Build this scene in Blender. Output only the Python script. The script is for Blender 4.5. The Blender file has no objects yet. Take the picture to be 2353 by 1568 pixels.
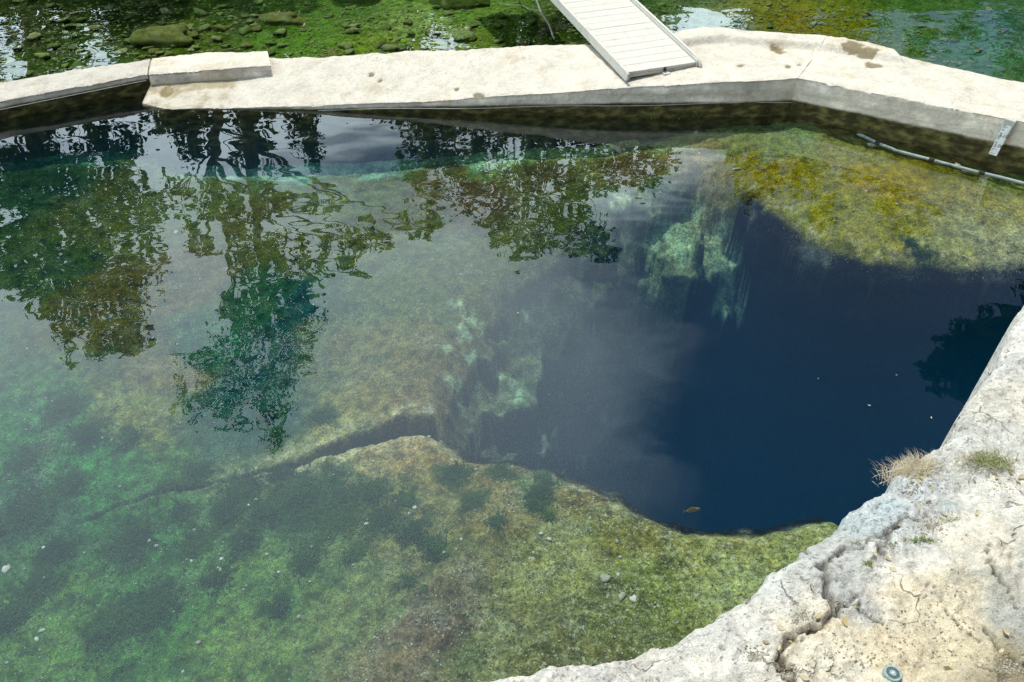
import bpy, bmesh, math, random
import numpy as np
from mathutils import Vector

R = math.radians
random.seed(7)
rng = np.random.default_rng(11)
sc = bpy.context.scene
C = sc.collection

# ------------------------------------------------------------------ camera
CAM_H, LENS, PITCH = 4.6, 30.0, 40.0
cam_d = bpy.data.cameras.new('camera')
cam_d.lens, cam_d.sensor_width = LENS, 36.0
cam_d.clip_start, cam_d.clip_end = 0.05, 3000.0
cam = bpy.data.objects.new('camera', cam_d)
cam.location = (0, 0, CAM_H)
cam.rotation_euler = (R(90 - PITCH), 0, 0)
C.objects.link(cam)
sc.camera = cam

# ------------------------------------------------------------------ sky and sun
SUN_EL, SUN_AZ = 68.0, -16.0          # azimuth measured from +Y, negative = towards -X
w = bpy.data.worlds.new('World')
sc.world = w
w.use_nodes = True
nt = w.node_tree
nt.nodes.clear()
def wn(t, **k):
    n = nt.nodes.new(t)
    for a, b in k.items(): setattr(n, a, b)
    return n
out = wn('ShaderNodeOutputWorld')
sky = wn('ShaderNodeTexSky', sky_type='NISHITA', sun_disc=False)
sky.sun_elevation, sky.sun_rotation = R(SUN_EL), R(SUN_AZ)
sky.air_density, sky.dust_density, sky.ozone_density = 1.0, 0.6, 2.0
bg_sky = wn('ShaderNodeBackground'); bg_sky.inputs[1].default_value = 0.08
bg_cl = wn('ShaderNodeBackground')
bg_cl.inputs[0].default_value = (0.74, 0.90, 1.0, 1); bg_cl.inputs[1].default_value = 1.6
tc = wn('ShaderNodeTexCoord')
sep = wn('ShaderNodeSeparateXYZ')
nt.links.new(tc.outputs['Generated'], sep.inputs[0])
zc = wn('ShaderNodeMath', operation='MAXIMUM'); zc.inputs[1].default_value = 0.06
nt.links.new(sep.outputs[2], zc.inputs[0])
dx = wn('ShaderNodeMath', operation='DIVIDE'); dy = wn('ShaderNodeMath', operation='DIVIDE')
nt.links.new(sep.outputs[0], dx.inputs[0]); nt.links.new(zc.outputs[0], dx.inputs[1])
nt.links.new(sep.outputs[1], dy.inputs[0]); nt.links.new(zc.outputs[0], dy.inputs[1])
comb = wn('ShaderNodeCombineXYZ')
nt.links.new(dx.outputs[0], comb.inputs[0]); nt.links.new(dy.outputs[0], comb.inputs[1])
mp = wn('ShaderNodeMapping'); mp.inputs['Location'].default_value = (0.0, 0.0, 3.1)
nt.links.new(comb.outputs[0], mp.inputs[0])
ns = wn('ShaderNodeTexNoise'); ns.inputs['Scale'].default_value = 1.5
ns.inputs['Detail'].default_value = 7; ns.inputs['Roughness'].default_value = 0.5
nt.links.new(mp.outputs[0], ns.inputs[0])
# the cloud field thins out towards the right-hand side of the valley (open blue there)
edge = wn('ShaderNodeMath', operation='MULTIPLY_ADD'); edge.inputs[1].default_value = -1.05
nt.links.new(dx.outputs[0], edge.inputs[0])
edy = wn('ShaderNodeMath', operation='MULTIPLY_ADD'); edy.inputs[1].default_value = 0.45; edy.inputs[2].default_value = -0.33
nt.links.new(dy.outputs[0], edy.inputs[0]); nt.links.new(edy.outputs[0], edge.inputs[2])
edc = wn('ShaderNodeClamp'); edc.inputs[1].default_value = -0.32; edc.inputs[2].default_value = 0.20
nt.links.new(edge.outputs[0], edc.inputs[0])
addn = wn('ShaderNodeMath', operation='ADD')
nt.links.new(ns.outputs[0], addn.inputs[0]); nt.links.new(edc.outputs[0], addn.inputs[1])
ramp = wn('ShaderNodeMapRange', interpolation_type='SMOOTHSTEP')
ramp.inputs[1].default_value, ramp.inputs[2].default_value = 0.37, 0.68
nt.links.new(addn.outputs[0], ramp.inputs[0])
mixw = wn('ShaderNodeMixShader')
# thin cloud glows around the sun
sv = wn('ShaderNodeVectorMath', operation='DOT_PRODUCT')
sv.inputs[1].default_value = (math.cos(R(SUN_EL)) * math.sin(R(SUN_AZ)), math.cos(R(SUN_EL)) * math.cos(R(SUN_AZ)), math.sin(R(SUN_EL)))
nrm = wn('ShaderNodeVectorMath', operation='NORMALIZE'); nt.links.new(tc.outputs['Generated'], nrm.inputs[0]); nt.links.new(nrm.outputs[0], sv.inputs[0])
glow = wn('ShaderNodeMapRange', interpolation_type='SMOOTHSTEP')
for i_, q_ in ((1, 0.86), (2, 1.0), (3, 2.35), (4, 3.2)): glow.inputs[i_].default_value = q_
nt.links.new(sv.outputs['Value'], glow.inputs[0]); nt.links.new(glow.outputs[0], bg_cl.inputs[1])
nt.links.new(sky.outputs[0], bg_sky.inputs[0])
nt.links.new(ramp.outputs[0], mixw.inputs[0])
nt.links.new(bg_sky.outputs[0], mixw.inputs[1]); nt.links.new(bg_cl.outputs[0], mixw.inputs[2])
nt.links.new(mixw.outputs[0], out.inputs[0])

sun_d = bpy.data.lights.new('sun', 'SUN')
sun_d.energy, sun_d.angle, sun_d.color = 4.2, R(0.6), (1.0, 0.955, 0.88)
sun = bpy.data.objects.new('sun', sun_d)
C.objects.link(sun)
sd = Vector((math.cos(R(SUN_EL)) * math.sin(R(SUN_AZ)), math.cos(R(SUN_EL)) * math.cos(R(SUN_AZ)), math.sin(R(SUN_EL))))
sun.rotation_euler = sd.to_track_quat('Z', 'Y').to_euler()
sun.location = sd * 50

sc.view_settings.view_transform = 'Standard'
sc.view_settings.look = 'None'
sc.view_settings.gamma = 1.0
sc.view_settings.use_curve_mapping = False
sc.view_settings.exposure = 0.12
sc.render.engine = 'CYCLES'
sc.cycles.max_bounces = 5
sc.cycles.diffuse_bounces = 2
sc.cycles.glossy_bounces = 2
sc.cycles.transparent_max_bounces = 16
sc.cycles.volume_bounces = 1
sc.cycles.use_denoising = True
sc.cycles.denoising_prefilter = 'NONE'
sc.cycles.use_adaptive_sampling = True
sc.cycles.adaptive_threshold = 0.02
sc.cycles.sample_clamp_indirect = 6.0

# ------------------------------------------------------------------ helpers
PW, PH = 2353.0, 1568.0                # the photograph's own picture grid, used to survey positions on known planes
F = PW * LENS / 36.0
CP, SP = math.cos(R(PITCH)), math.sin(R(PITCH))
def ray(x, y):
    u, v = x - PW / 2, PH / 2 - y
    return np.array([u, F * CP + v * SP, -F * SP + v * CP])
def px(x, y, z=0.0):
    d = ray(x, y); t = (z - CAM_H) / d[2]
    return np.array([d[0] * t, d[1] * t, z])
def pxY(x, y, Y):
    d = ray(x, y); t = Y / d[1]
    return np.array([d[0] * t, Y, CAM_H + d[2] * t])
def refl(x, y, D):
    d = ray(x, y); t = D / d[1]
    return np.array([d[0] * t, D, -(CAM_H + d[2] * t)])
def pxplane(x, y, p0, n):
    d = ray(x, y); o = np.array([0, 0, CAM_H])
    t = np.dot(p0 - o, n) / np.dot(d, n)
    return o + d * t

_perm = np.random.default_rng(5).permutation(512)
_perm = np.concatenate([_perm, _perm, _perm])
def _grad(ix, iy, fx, fy, seed):
    hsh = _perm[(_perm[(ix + seed * 37) & 511] + iy) & 511]
    a = hsh * (2 * math.pi / 512.0)
    return np.cos(a) * fx + np.sin(a) * fy
def perlin(x, y, seed=0):
    x = np.asarray(x, float); y = np.asarray(y, float)
    ix, iy = np.floor(x).astype(int), np.floor(y).astype(int)
    fx, fy = x - ix, y - iy
    u = fx * fx * fx * (fx * (fx * 6 - 15) + 10); v = fy * fy * fy * (fy * (fy * 6 - 15) + 10)
    a = _grad(ix, iy, fx, fy, seed); b = _grad(ix + 1, iy, fx - 1, fy, seed)
    c = _grad(ix, iy + 1, fx, fy - 1, seed); d = _grad(ix + 1, iy + 1, fx - 1, fy - 1, seed)
    return (a + (b - a) * u + (c - a) * v + (a - b - c + d) * u * v) * 1.4
def fbm(x, y, octv=4, seed=0, gain=0.5):
    s, a, t = 0.0, 1.0, 0.0
    for o in range(octv):
        s = s + a * perlin(x * 2 ** o + 13.7 * o, y * 2 ** o - 7.3 * o, seed + o)
        t += a; a *= gain
    return s / t
def ridged(x, y, octv=4, seed=0):
    s, a, t = 0.0, 1.0, 0.0
    for o in range(octv):
        s = s + a * (1 - np.abs(perlin(x * 2 ** o, y * 2 ** o, seed + o)) * 2)
        t += a; a *= 0.5
    return s / t
def sstep(a, b, x):
    t = np.clip((np.asarray(x) - a) / (b - a), 0, 1)
    return t * t * (3 - 2 * t)
def lin(c):
    c = np.asarray(c, float) / 255.0
    return np.where(c <= 0.04045, c / 12.92, ((c + 0.055) / 1.055) ** 2.4)
def seg_dist(P, A, B):
    """distance of points P(N,2) to segment, and parameter"""
    ab = B - A; L = max(np.dot(ab, ab), 1e-9)
    t = np.clip(((P - A) @ ab) / L, 0, 1)
    q = A + t[:, None] * ab
    return np.hypot(P[:, 0] - q[:, 0], P[:, 1] - q[:, 1]), t
def poly_dist(P, V, val=None):
    best = np.full(len(P), 1e9); bv = np.zeros(len(P))
    n = len(V)
    for i in range(n):
        d, t = seg_dist(P, V[i], V[(i + 1) % n])
        m = d < best
        best = np.where(m, d, best)
        if val is not None:
            bv = np.where(m, val[i] * (1 - t) + val[(i + 1) % n] * t, bv)
    return best, bv
def line_dist(P, V, val=None):
    best = np.full(len(P), 1e9); bv = np.zeros(len(P))
    for i in range(len(V) - 1):
        d, t = seg_dist(P, V[i], V[i + 1])
        m = d < best
        best = np.where(m, d, best)
        if val is not None:
            bv = np.where(m, val[i] * (1 - t) + val[i + 1] * t, bv)
    return best, bv
def inside(P, V):
    c = np.zeros(len(P), bool); n = len(V); j = n - 1
    for i in range(n):
        xi, yi, xj, yj = V[i][0], V[i][1], V[j][0], V[j][1]
        m = ((yi > P[:, 1]) != (yj > P[:, 1])) & (P[:, 0] < (xj - xi) * (P[:, 1] - yi) / (yj - yi + 1e-12) + xi)
        c ^= m; j = i
    return c
def idw(P, Q, val, p=4.0, eps=0.05):
    val = np.asarray(val, float)
    num = np.zeros((len(P),) + val.shape[1:]); den = np.zeros(len(P))
    for q, v in zip(Q, val):
        wt = 1.0 / (((P[:, 0] - q[0]) ** 2 + (P[:, 1] - q[1]) ** 2) ** (p / 2) + eps ** p)
        den += wt
        num += wt[:, None] * v if val.ndim > 1 else wt * v
    return num / (den[:, None] if val.ndim > 1 else den)

def gauss_interp(P, Q, val, sg):
    num = np.zeros(len(P)); den = np.zeros(len(P))
    for q, v in zip(Q, val):
        d2 = (P[:, 0] - q[0]) ** 2 + (P[:, 1] - q[1]) ** 2
        wt = np.exp(-d2 / (2 * sg * sg)) + 1e-4 / (1 + d2 * d2)
        num += wt * v; den += wt
    return num / den
def link(name, me, mat=None, parent=None):
    o = bpy.data.objects.new(name, me)
    C.objects.link(o)
    if mat is not None and me is not None and not me.materials: me.materials.append(mat)
    if parent is not None: o.parent = parent
    return o
def mk_mesh(name, V, Fc, smooth=True, col=None, attrs=None):
    me = bpy.data.meshes.new(name)
    V = np.asarray(V, float)
    me.from_pydata(V.tolist(), [], Fc.tolist() if isinstance(Fc, np.ndarray) else Fc)
    if smooth: me.polygons.foreach_set('use_smooth', [True] * len(me.polygons))
    if col is not None:
        ca = me.color_attributes.new('Col', 'FLOAT_COLOR', 'POINT')
        rgba = np.ones((len(V), 4)); rgba[:, :3] = np.clip(col, 0, 1)
        ca.data.foreach_set('color', rgba.ravel())
    for k, a in (attrs or {}).items():
        at = me.attributes.new(k, 'FLOAT', 'POINT'); at.data.foreach_set('value', np.asarray(a, float))
    me.update()
    return me
def grid_faces(nx, ny):
    i = np.arange(nx * ny).reshape(ny, nx)
    return np.stack([i[:-1, :-1], i[:-1, 1:], i[1:, 1:], i[1:, :-1]], -1).reshape(-1, 4)
def tag(o, label=None, cat=None, group=None, kind=None):
    for k, v in (('label', label), ('category', cat), ('group', group), ('kind', kind)):
        if v: o[k] = v
    return o
def empty(name, loc, label, cat, group=None, rz=0.0):
    o = bpy.data.objects.new(name, None); C.objects.link(o)
    o.location = loc; o.rotation_euler = (0, 0, rz); o.empty_display_size = 0.2
    return tag(o, label, cat, group)
def copy_tree(o, parent=None):
    c = o.copy(); C.objects.link(c)
    if parent is not None: c.parent = parent
    for ch in o.children: copy_tree(ch, c)
    return c
def bm_mesh(name, bm, smooth=False):
    me = bpy.data.meshes.new(name); bm.to_mesh(me); bm.free()
    if smooth: me.polygons.foreach_set('use_smooth', [True] * len(me.polygons))
    return me
def boxv(x0, x1, y0, y1, z0, z1):
    V = [(x, y, z) for z in (z0, z1) for y in (y0, y1) for x in (x0, x1)]
    Fc = [(0, 2, 3, 1), (4, 5, 7, 6), (0, 1, 5, 4), (2, 6, 7, 3), (0, 4, 6, 2), (1, 3, 7, 5)]
    return V, Fc
def bevel_box(name, x0, x1, y0, y1, z0, z1, b=0.004, seg=1):
    bm = bmesh.new()
    V, Fc = boxv(x0, x1, y0, y1, z0, z1)
    vs = [bm.verts.new(v) for v in V]
    for f in Fc: bm.faces.new([vs[i] for i in f])
    bmesh.ops.bevel(bm, geom=bm.edges[:], offset=b, segments=seg, affect='EDGES')
    return bm_mesh(name, bm)
def tube(pts, rad, n=10, cap=True):
    """tapered tube along points; rad scalar or list"""
    pts = [Vector(p) for p in pts]
    rad = [rad] * len(pts) if not hasattr(rad, '__len__') else rad
    V, Fc = [], []
    up = Vector((0.03, 0.02, 1))
    for i, p in enumerate(pts):
        t = (pts[min(i + 1, len(pts) - 1)] - pts[max(i - 1, 0)]).normalized()
        if abs(t.dot(up)) > 0.95 * up.length: ref = Vector((1, 0, 0))
        else: ref = up
        a = t.cross(ref).normalized(); b = a.cross(t)
        for k in range(n):
            an = 2 * math.pi * k / n
            V.append(p + (a * math.cos(an) + b * math.sin(an)) * rad[i])
    for i in range(len(pts) - 1):
        for k in range(n):
            k2 = (k + 1) % n
            Fc.append((i * n + k, i * n + k2, (i + 1) * n + k2, (i + 1) * n + k))
    if cap:
        Fc.append(tuple(range(n))[::-1]); Fc.append(tuple((len(pts) - 1) * n + k for k in range(n)))
    return [tuple(v) for v in V], Fc

# ------------------------------------------------------------------ materials
def newmat(name):
    m = bpy.data.materials.new(name); m.use_nodes = True
    m.node_tree.nodes.clear()
    return m
class NG:
    def __init__(s, m): s.t = m.node_tree
    def n(s, ty, **k):
        nd = s.t.nodes.new(ty)
        for a, b in k.items(): setattr(nd, a, b)
        return nd
    def l(s, a, b): s.t.links.new(a, b)
    def noise(s, vec, scale, detail=5, rough=0.55, dist=0.0):
        nd = s.n('ShaderNodeTexNoise')
        nd.inputs['Scale'].default_value = scale; nd.inputs['Detail'].default_value = detail
        nd.inputs['Roughness'].default_value = rough; nd.inputs['Distortion'].default_value = dist
        s.l(vec, nd.inputs['Vector']); return nd.outputs[0]
    def vor(s, vec, scale, feat='F1', rnd=1.0):
        nd = s.n('ShaderNodeTexVoronoi', feature=feat)
        nd.inputs['Scale'].default_value = scale; nd.inputs['Randomness'].default_value = rnd
        s.l(vec, nd.inputs['Vector']); return nd
    def mr(s, v, a, b, c=0.0, d=1.0, smooth=True):
        nd = s.n('ShaderNodeMapRange', interpolation_type='SMOOTHSTEP' if smooth else 'LINEAR')
        for i, q in ((1, a), (2, b), (3, c), (4, d)): nd.inputs[i].default_value = q
        s.l(v, nd.inputs[0]); return nd.outputs[0]
    def math(s, op, a, b=None):
        nd = s.n('ShaderNodeMath', operation=op)
        for i, q in enumerate((a, b)):
            if q is None: continue
            if isinstance(q, (int, float)): nd.inputs[i].default_value = q
            else: s.l(q, nd.inputs[i])
        return nd.outputs[0]
    def mix(s, fac, a, b, mode='MIX'):
        nd = s.n('ShaderNodeMix', data_type='RGBA', blend_type=mode)
        for sock, q in ((nd.inputs[0], fac), (nd.inputs[6], a), (nd.inputs[7], b)):
            if isinstance(q, (int, float)): sock.default_value = q
            elif isinstance(q, (tuple, list)): sock.default_value = tuple(q) + (1,) if len(q) == 3 else q
            else: s.l(q, sock)
        return nd.outputs[2]
    def scale_col(s, col, f):
        nd = s.n('ShaderNodeVectorMath', operation='SCALE')
        s.l(col, nd.inputs[0])
        if isinstance(f, (int, float)): nd.inputs['Scale'].default_value = f
        else: s.l(f, nd.inputs['Scale'])
        return nd.outputs[0]
    def attr(s, name, fac=False):
        nd = s.n('ShaderNodeAttribute', attribute_name=name); return nd.outputs['Fac' if fac else 'Color']
    def pos(s, obj=True):
        nd = s.n('ShaderNodeTexCoord'); return nd.outputs['Object']
    def geo_pos(s):
        return s.n('ShaderNodeNewGeometry').outputs['Position']
    def bump(s, h, strength=0.4, dist=0.02):
        nd = s.n('ShaderNodeBump'); nd.inputs['Strength'].default_value = strength; nd.inputs['Distance'].default_value = dist
        s.l(h, nd.inputs['Height']); return nd.outputs[0]
    def princ(s, col, rough=0.8, spec=0.3, normal=None, metal=0.0):
        p = s.n('ShaderNodeBsdfPrincipled')
        if isinstance(col, (tuple, list)): p.inputs['Base Color'].default_value = tuple(col) + (1,)
        else: s.l(col, p.inputs['Base Color'])
        if isinstance(rough, (int, float)): p.inputs['Roughness'].default_value = rough
        else: s.l(rough, p.inputs['Roughness'])
        p.inputs['Specular IOR Level'].default_value = spec
        p.inputs['Metallic'].default_value = metal
        if normal is not None: s.l(normal, p.inputs['Normal'])
        return p
    def out(s, surf, vol=None):
        o = s.n('ShaderNodeOutputMaterial'); s.l(surf, o.inputs[0])
        if vol is not None: s.l(vol, o.inputs[1])

def mat_bed():
    m = newmat('algae_bed'); g = NG(m)
    v = g.geo_pos()
    col = g.attr('Col'); spk = g.attr('spk', True)
    n1 = g.noise(v, 9, 4, 0.65); n2 = g.noise(v, 38, 3, 0.68, 0.6); n3 = g.noise(v, 110, 1, 0.6)
    c = g.scale_col(col, g.mr(n1, 0.30, 0.70, 0.35, 1.65, False))
    c = g.scale_col(c, g.mr(n2, 0.30, 0.70, 0.40, 1.60, False))
    c = g.scale_col(c, g.mr(n3, 0.30, 0.70, 0.60, 1.40, False))
    # warm / green drift of the algal film
    hue = g.mr(g.noise(v, 5.5, 5, 0.6), 0.35, 0.65)
    c = g.mix(g.math('MULTIPLY', hue, 0.45), c, g.mix(1.0, c, (1.25, 1.0, 0.62), 'MULTIPLY'))
    # dark pits
    vd = g.vor(v, 27)
    pitm = g.math('MULTIPLY', g.mr(vd.outputs['Distance'], 0.10, 0.24, 1, 0), g.mr(g.noise(v, 6.3, 3), 0.42, 0.54))
    pitm = g.math('MULTIPLY', pitm, spk)
    c = g.mix(g.math('MULTIPLY', pitm, 0.85), c, (0.010, 0.016, 0.008))
    # pale crust crumbs
    vl = g.vor(v, 34)
    crumb = g.math('MULTIPLY', g.mr(vl.outputs['Distance'], 0.12, 0.26, 1, 0), g.mr(g.noise(v, 12, 4, 0.65), 0.47, 0.56))
    crumb = g.math('MULTIPLY', crumb, spk)
    c = g.mix(g.math('MULTIPLY', crumb, 0.8), c, (0.36, 0.36, 0.23))
    crack = g.mr(g.math('ABSOLUTE', g.math('SUBTRACT', g.noise(v, 15, 6, 0.7, 0.8), 0.5)), 0.0, 0.028, 1, 0)
    crust = g.math('MULTIPLY', g.math('MULTIPLY', crack, g.mr(g.noise(v, 3.1, 4), 0.46, 0.62)), spk)
    c = g.mix(g.math('MULTIPLY', crust, 0.55), c, (0.31, 0.33, 0.20))
    cr = g.attr('crust', True)
    nc = g.noise(v, 26, 6, 0.78, 0.4)
    c = g.mix(g.math('MULTIPLY', g.math('MULTIPLY', g.mr(nc, 0.47, 0.39), cr), 0.75), c, (0.030, 0.030, 0.018))
    c = g.mix(g.math('MULTIPLY', g.math('MULTIPLY', g.mr(nc, 0.54, 0.63), cr), 0.75), c, (0.35, 0.38, 0.24))
    hgt = g.math('ADD', g.math('MULTIPLY', n1, 0.7), g.math('ADD', g.math('MULTIPLY', n2, 0.5), g.math('MULTIPLY', nc, 0.5)))
    p = g.princ(c, 0.95, 0.0, g.bump(hgt, 0.7, 0.03))
    g.out(p.outputs[0]); return m
def mat_rock():
    m = newmat('limestone'); g = NG(m)
    v = g.geo_pos()
    col = g.attr('Col'); wx = g.attr('wx', True)
    n1 = g.noise(v, 7, 8, 0.65); n2 = g.noise(v, 30, 6, 0.68, 0.5); n3 = g.noise(v, 130, 4, 0.65)
    c = g.scale_col(col, g.mr(n1, 0.28, 0.70, 0.76, 1.18, False))
    c = g.scale_col(c, g.mr(n3, 0.3, 0.7, 0.72, 1.24, False))
    c = g.scale_col(c, g.mr(n2, 0.3, 0.7, 0.74, 1.22, False))
    # grey lichen / weathering blotches
    wm = g.mr(g.math('ADD', g.noise(v, 9, 8, 0.75, 0.4), g.math('MULTIPLY', wx, 0.16)), 0.50, 0.76)
    c = g.mix(g.math('MULTIPLY', wm, 0.50), c, (0.27, 0.275, 0.27))
    wd = g.mr(g.math('ADD', g.noise(v, 34, 6, 0.78, 0.5), g.math('MULTIPLY', wx, 0.12)), 0.635, 0.73)
    c = g.mix(g.math('MULTIPLY', wd, 0.7), c, (0.06, 0.06, 0.052))
    # pale chips and ochre stain
    ch = g.vor(v, 60)
    chip = g.math('MULTIPLY', g.mr(ch.outputs['Distance'], 0.10, 0.22, 1, 0), g.mr(g.noise(v, 21, 3), 0.55, 0.62))
    c = g.mix(g.math('MULTIPLY', chip, 0.7), c, (0.62, 0.61, 0.56))
    pit = g.math('MULTIPLY', g.mr(g.vor(v, 45).outputs['Distance'], 0.07, 0.16, 1, 0), g.mr(g.noise(v, 9, 4), 0.58, 0.66))
    c = g.mix(g.math('MULTIPLY', pit, 0.75), c, (0.10, 0.09, 0.07))
    oc = g.mr(g.noise(v, 4.5, 6, 0.62), 0.50, 0.72)
    c = g.mix(g.math('MULTIPLY', oc, 0.18), c, (0.42, 0.36, 0.24))
    nv = g.n('ShaderNodeTexNoise'); nv.inputs['Scale'].default_value = 4.0; nv.inputs['Detail'].default_value = 5; g.l(v, nv.inputs['Vector'])
    av = g.n('ShaderNodeVectorMath', operation='MULTIPLY_ADD'); av.inputs[1].default_value = (0.42, 0.42, 0.42)
    g.l(nv.outputs['Color'], av.inputs[0]); g.l(v, av.inputs[2])
    ed = g.vor(av.outputs[0], 3.0, 'DISTANCE_TO_EDGE').outputs['Distance']
    ckm = g.math('MULTIPLY', g.mr(ed, 0.006, 0.022, 1, 0), g.mr(g.noise(v, 2.6, 3), 0.53, 0.62))
    c = g.mix(g.math('MULTIPLY', ckm, 0.6), c, (0.07, 0.062, 0.048))
    hgt = g.math('ADD', g.math('ADD', n1, g.math('MULTIPLY', n2, 0.55)), g.math('MULTIPLY', n3, 0.16))
    hgt = g.math('SUBTRACT', hgt, g.math('MULTIPLY', ckm, 0.6))
    p = g.princ(c, 0.92, 0.15, g.bump(hgt, 0.8, 0.04))
    g.out(p.outputs[0]); return m
def mat_concrete():
    m = newmat('weathered_concrete'); g = NG(m)
    v = g.geo_pos()
    col = g.attr('Col')
    n1 = g.noise(v, 5, 8, 0.62); n2 = g.noise(v, 26, 6, 0.7, 0.3); n3 = g.noise(v, 120, 3, 0.6)
    c = g.scale_col(col, g.mr(n1, 0.28, 0.72, 0.84, 1.12, False))
    c = g.scale_col(c, g.mr(n2, 0.28, 0.72, 0.84, 1.12, False))
    c = g.scale_col(c, g.mr(n3, 0.3, 0.7, 0.88, 1.10, False))
    pit = g.math('MULTIPLY', g.mr(g.vor(v, 16).outputs['Distance'], 0.04, 0.12, 1, 0), g.mr(g.noise(v, 3.4, 4), 0.55, 0.64))
    c = g.mix(g.math('MULTIPLY', pit, 0.6), c, (0.09, 0.075, 0.05))
    st = g.mr(g.noise(v, 2.2, 7, 0.65), 0.52, 0.72)
    c = g.mix(g.math('MULTIPLY', st, 0.50), c, g.mix(1.0, c, (0.80, 0.66, 0.44), 'MULTIPLY'))
    crk = g.mr(g.math('ABSOLUTE', g.math('SUBTRACT', g.noise(v, 1.7, 6, 0.62, 0.5), 0.5)), 0.0, 0.006, 1, 0)
    crk = g.math('MULTIPLY', crk, g.mr(g.noise(v, 0.9, 3), 0.48, 0.60))
    c = g.mix(g.math('MULTIPLY', crk, 0.55), c, (0.13, 0.11, 0.08))
    gr = g.mr(g.noise(v, 3.3, 8, 0.72, 0.6), 0.54, 0.68)
    c = g.mix(g.math('MULTIPLY', gr, 0.45), c, g.mix(1.0, c, (0.62, 0.62, 0.62), 'MULTIPLY'))
    hgt = g.math('ADD', n1, g.math('ADD', g.math('MULTIPLY', n2, 0.8), g.math('MULTIPLY', n3, 0.15)))
    p = g.princ(c, 0.9, 0.2, g.bump(hgt, 0.8, 0.025))
    g.out(p.outputs[0]); return m
def mat_simple(name, col, rough=0.7, spec=0.3, var=0.25, scale=20, bump=0.2, metal=0.0, dirt=None):
    m = newmat(name); g = NG(m)
    v = g.geo_pos()
    n1 = g.noise(v, scale, 6, 0.6)
    rgb = g.n('ShaderNodeRGB'); rgb.outputs[0].default_value = tuple(col) + (1,)
    c = g.scale_col(rgb.outputs[0], g.mr(n1, 0.3, 0.7, 1 - var, 1 + var, False))
    if dirt:
        c = g.mix(g.math('MULTIPLY', g.mr(g.noise(v, scale * 0.35, 6, 0.65), 0.50, 0.70), dirt[1]), c, dirt[0])
    p = g.princ(c, rough, spec, g.bump(n1, bump, 0.01), metal)
    g.out(p.outputs[0]); return m
def mat_stone(name, cols, var=0.35):
    """every stone gets its own tint from the object's random value"""
    m = newmat(name); g = NG(m)
    oi = g.n('ShaderNodeObjectInfo')
    v = g.geo_pos()
    rp = g.n('ShaderNodeValToRGB'); el = rp.color_ramp.elements
    el[0].color = tuple(cols[0]) + (1,); el[1].color = tuple(cols[-1]) + (1,)
    for i, cc in enumerate(cols[1:-1]):
        e = el.new((i + 1) / (len(cols) - 1)); e.color = tuple(cc) + (1,)
    g.l(oi.outputs['Random'], rp.inputs[0])
    n1 = g.noise(v, 22, 6, 0.65)
    c = g.scale_col(rp.outputs[0], g.mr(n1, 0.3, 0.7, 1 - var, 1 + var, False))
    moss = g.mr(g.noise(v, 9, 5, 0.6), 0.50, 0.66)
    c = g.mix(g.math('MULTIPLY', moss, 0.5), c, (0.045, 0.085, 0.016))
    p = g.princ(c, 0.9, 0.05, g.bump(n1, 0.5, 0.015))
    g.out(p.outputs[0]); return m
def mat_leafy(name, c1, c2, trans=0.3, scale=0.9):
    m = newmat(name); g = NG(m)
    v = g.geo_pos()
    n1 = g.noise(v, scale, 4); n2 = g.noise(v, scale * 12, 2)
    c = g.mix(g.mr(n1, 0.35, 0.65), tuple(c1), tuple(c2))
    c = g.scale_col(c, g.mr(n2, 0.3, 0.7, 0.6, 1.4, False))
    d = g.n('ShaderNodeBsdfDiffuse'); t = g.n('ShaderNodeBsdfTranslucent')
    g.l(c, d.inputs[0]); g.l(c, t.inputs[0])
    mx = g.n('ShaderNodeMixShader'); mx.inputs[0].default_value = trans
    g.l(d.outputs[0], mx.inputs[1]); g.l(t.outputs[0], mx.inputs[2])
    g.out(mx.outputs[0]); return m
def mat_water(name, absorb=None, f0=0.026, pw=3.0, scatter=None):
    m = newmat(name); g = NG(m)
    ge = g.n('ShaderNodeNewGeometry')
    dt = g.n('ShaderNodeVectorMath', operation='DOT_PRODUCT')
    g.l(ge.outputs['Normal'], dt.inputs[0]); g.l(ge.outputs['Incoming'], dt.inputs[1])
    c = g.math('ABSOLUTE', dt.outputs['Value'])
    f = g.math('ADD', g.math('MULTIPLY', g.math('POWER', g.math('SUBTRACT', 1.0, c), pw), 1 - f0), f0)
    tr = g.n('ShaderNodeBsdfTransparent')
    gl = g.n('ShaderNodeBsdfGlossy'); gl.inputs['Roughness'].default_value = 0.0
    mx = g.n('ShaderNodeMixShader')
    g.l(f, mx.inputs[0]); g.l(tr.outputs[0], mx.inputs[1]); g.l(gl.outputs[0], mx.inputs[2])
    vol = None
    if absorb:
        ab = g.n('ShaderNodeVolumeAbsorption')
        ab.inputs['Color'].default_value = tuple(absorb[0]) + (1,); ab.inputs['Density'].default_value = absorb[1]
        vol = ab.outputs[0]
        if scatter:
            s2 = g.n('ShaderNodeVolumeScatter'); s2.inputs['Color'].default_value = tuple(scatter[0]) + (1,)
            s2.inputs['Density'].default_value = scatter[1]; s2.inputs['Anisotropy'].default_value = 0.0
            ad = g.n('ShaderNodeAddShader'); g.l(ab.outputs[0], ad.inputs[0]); g.l(s2.outputs[0], ad.inputs[1])
            vol = ad.outputs[0]
    g.out(mx.outputs[0], vol)
    return m

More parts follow.
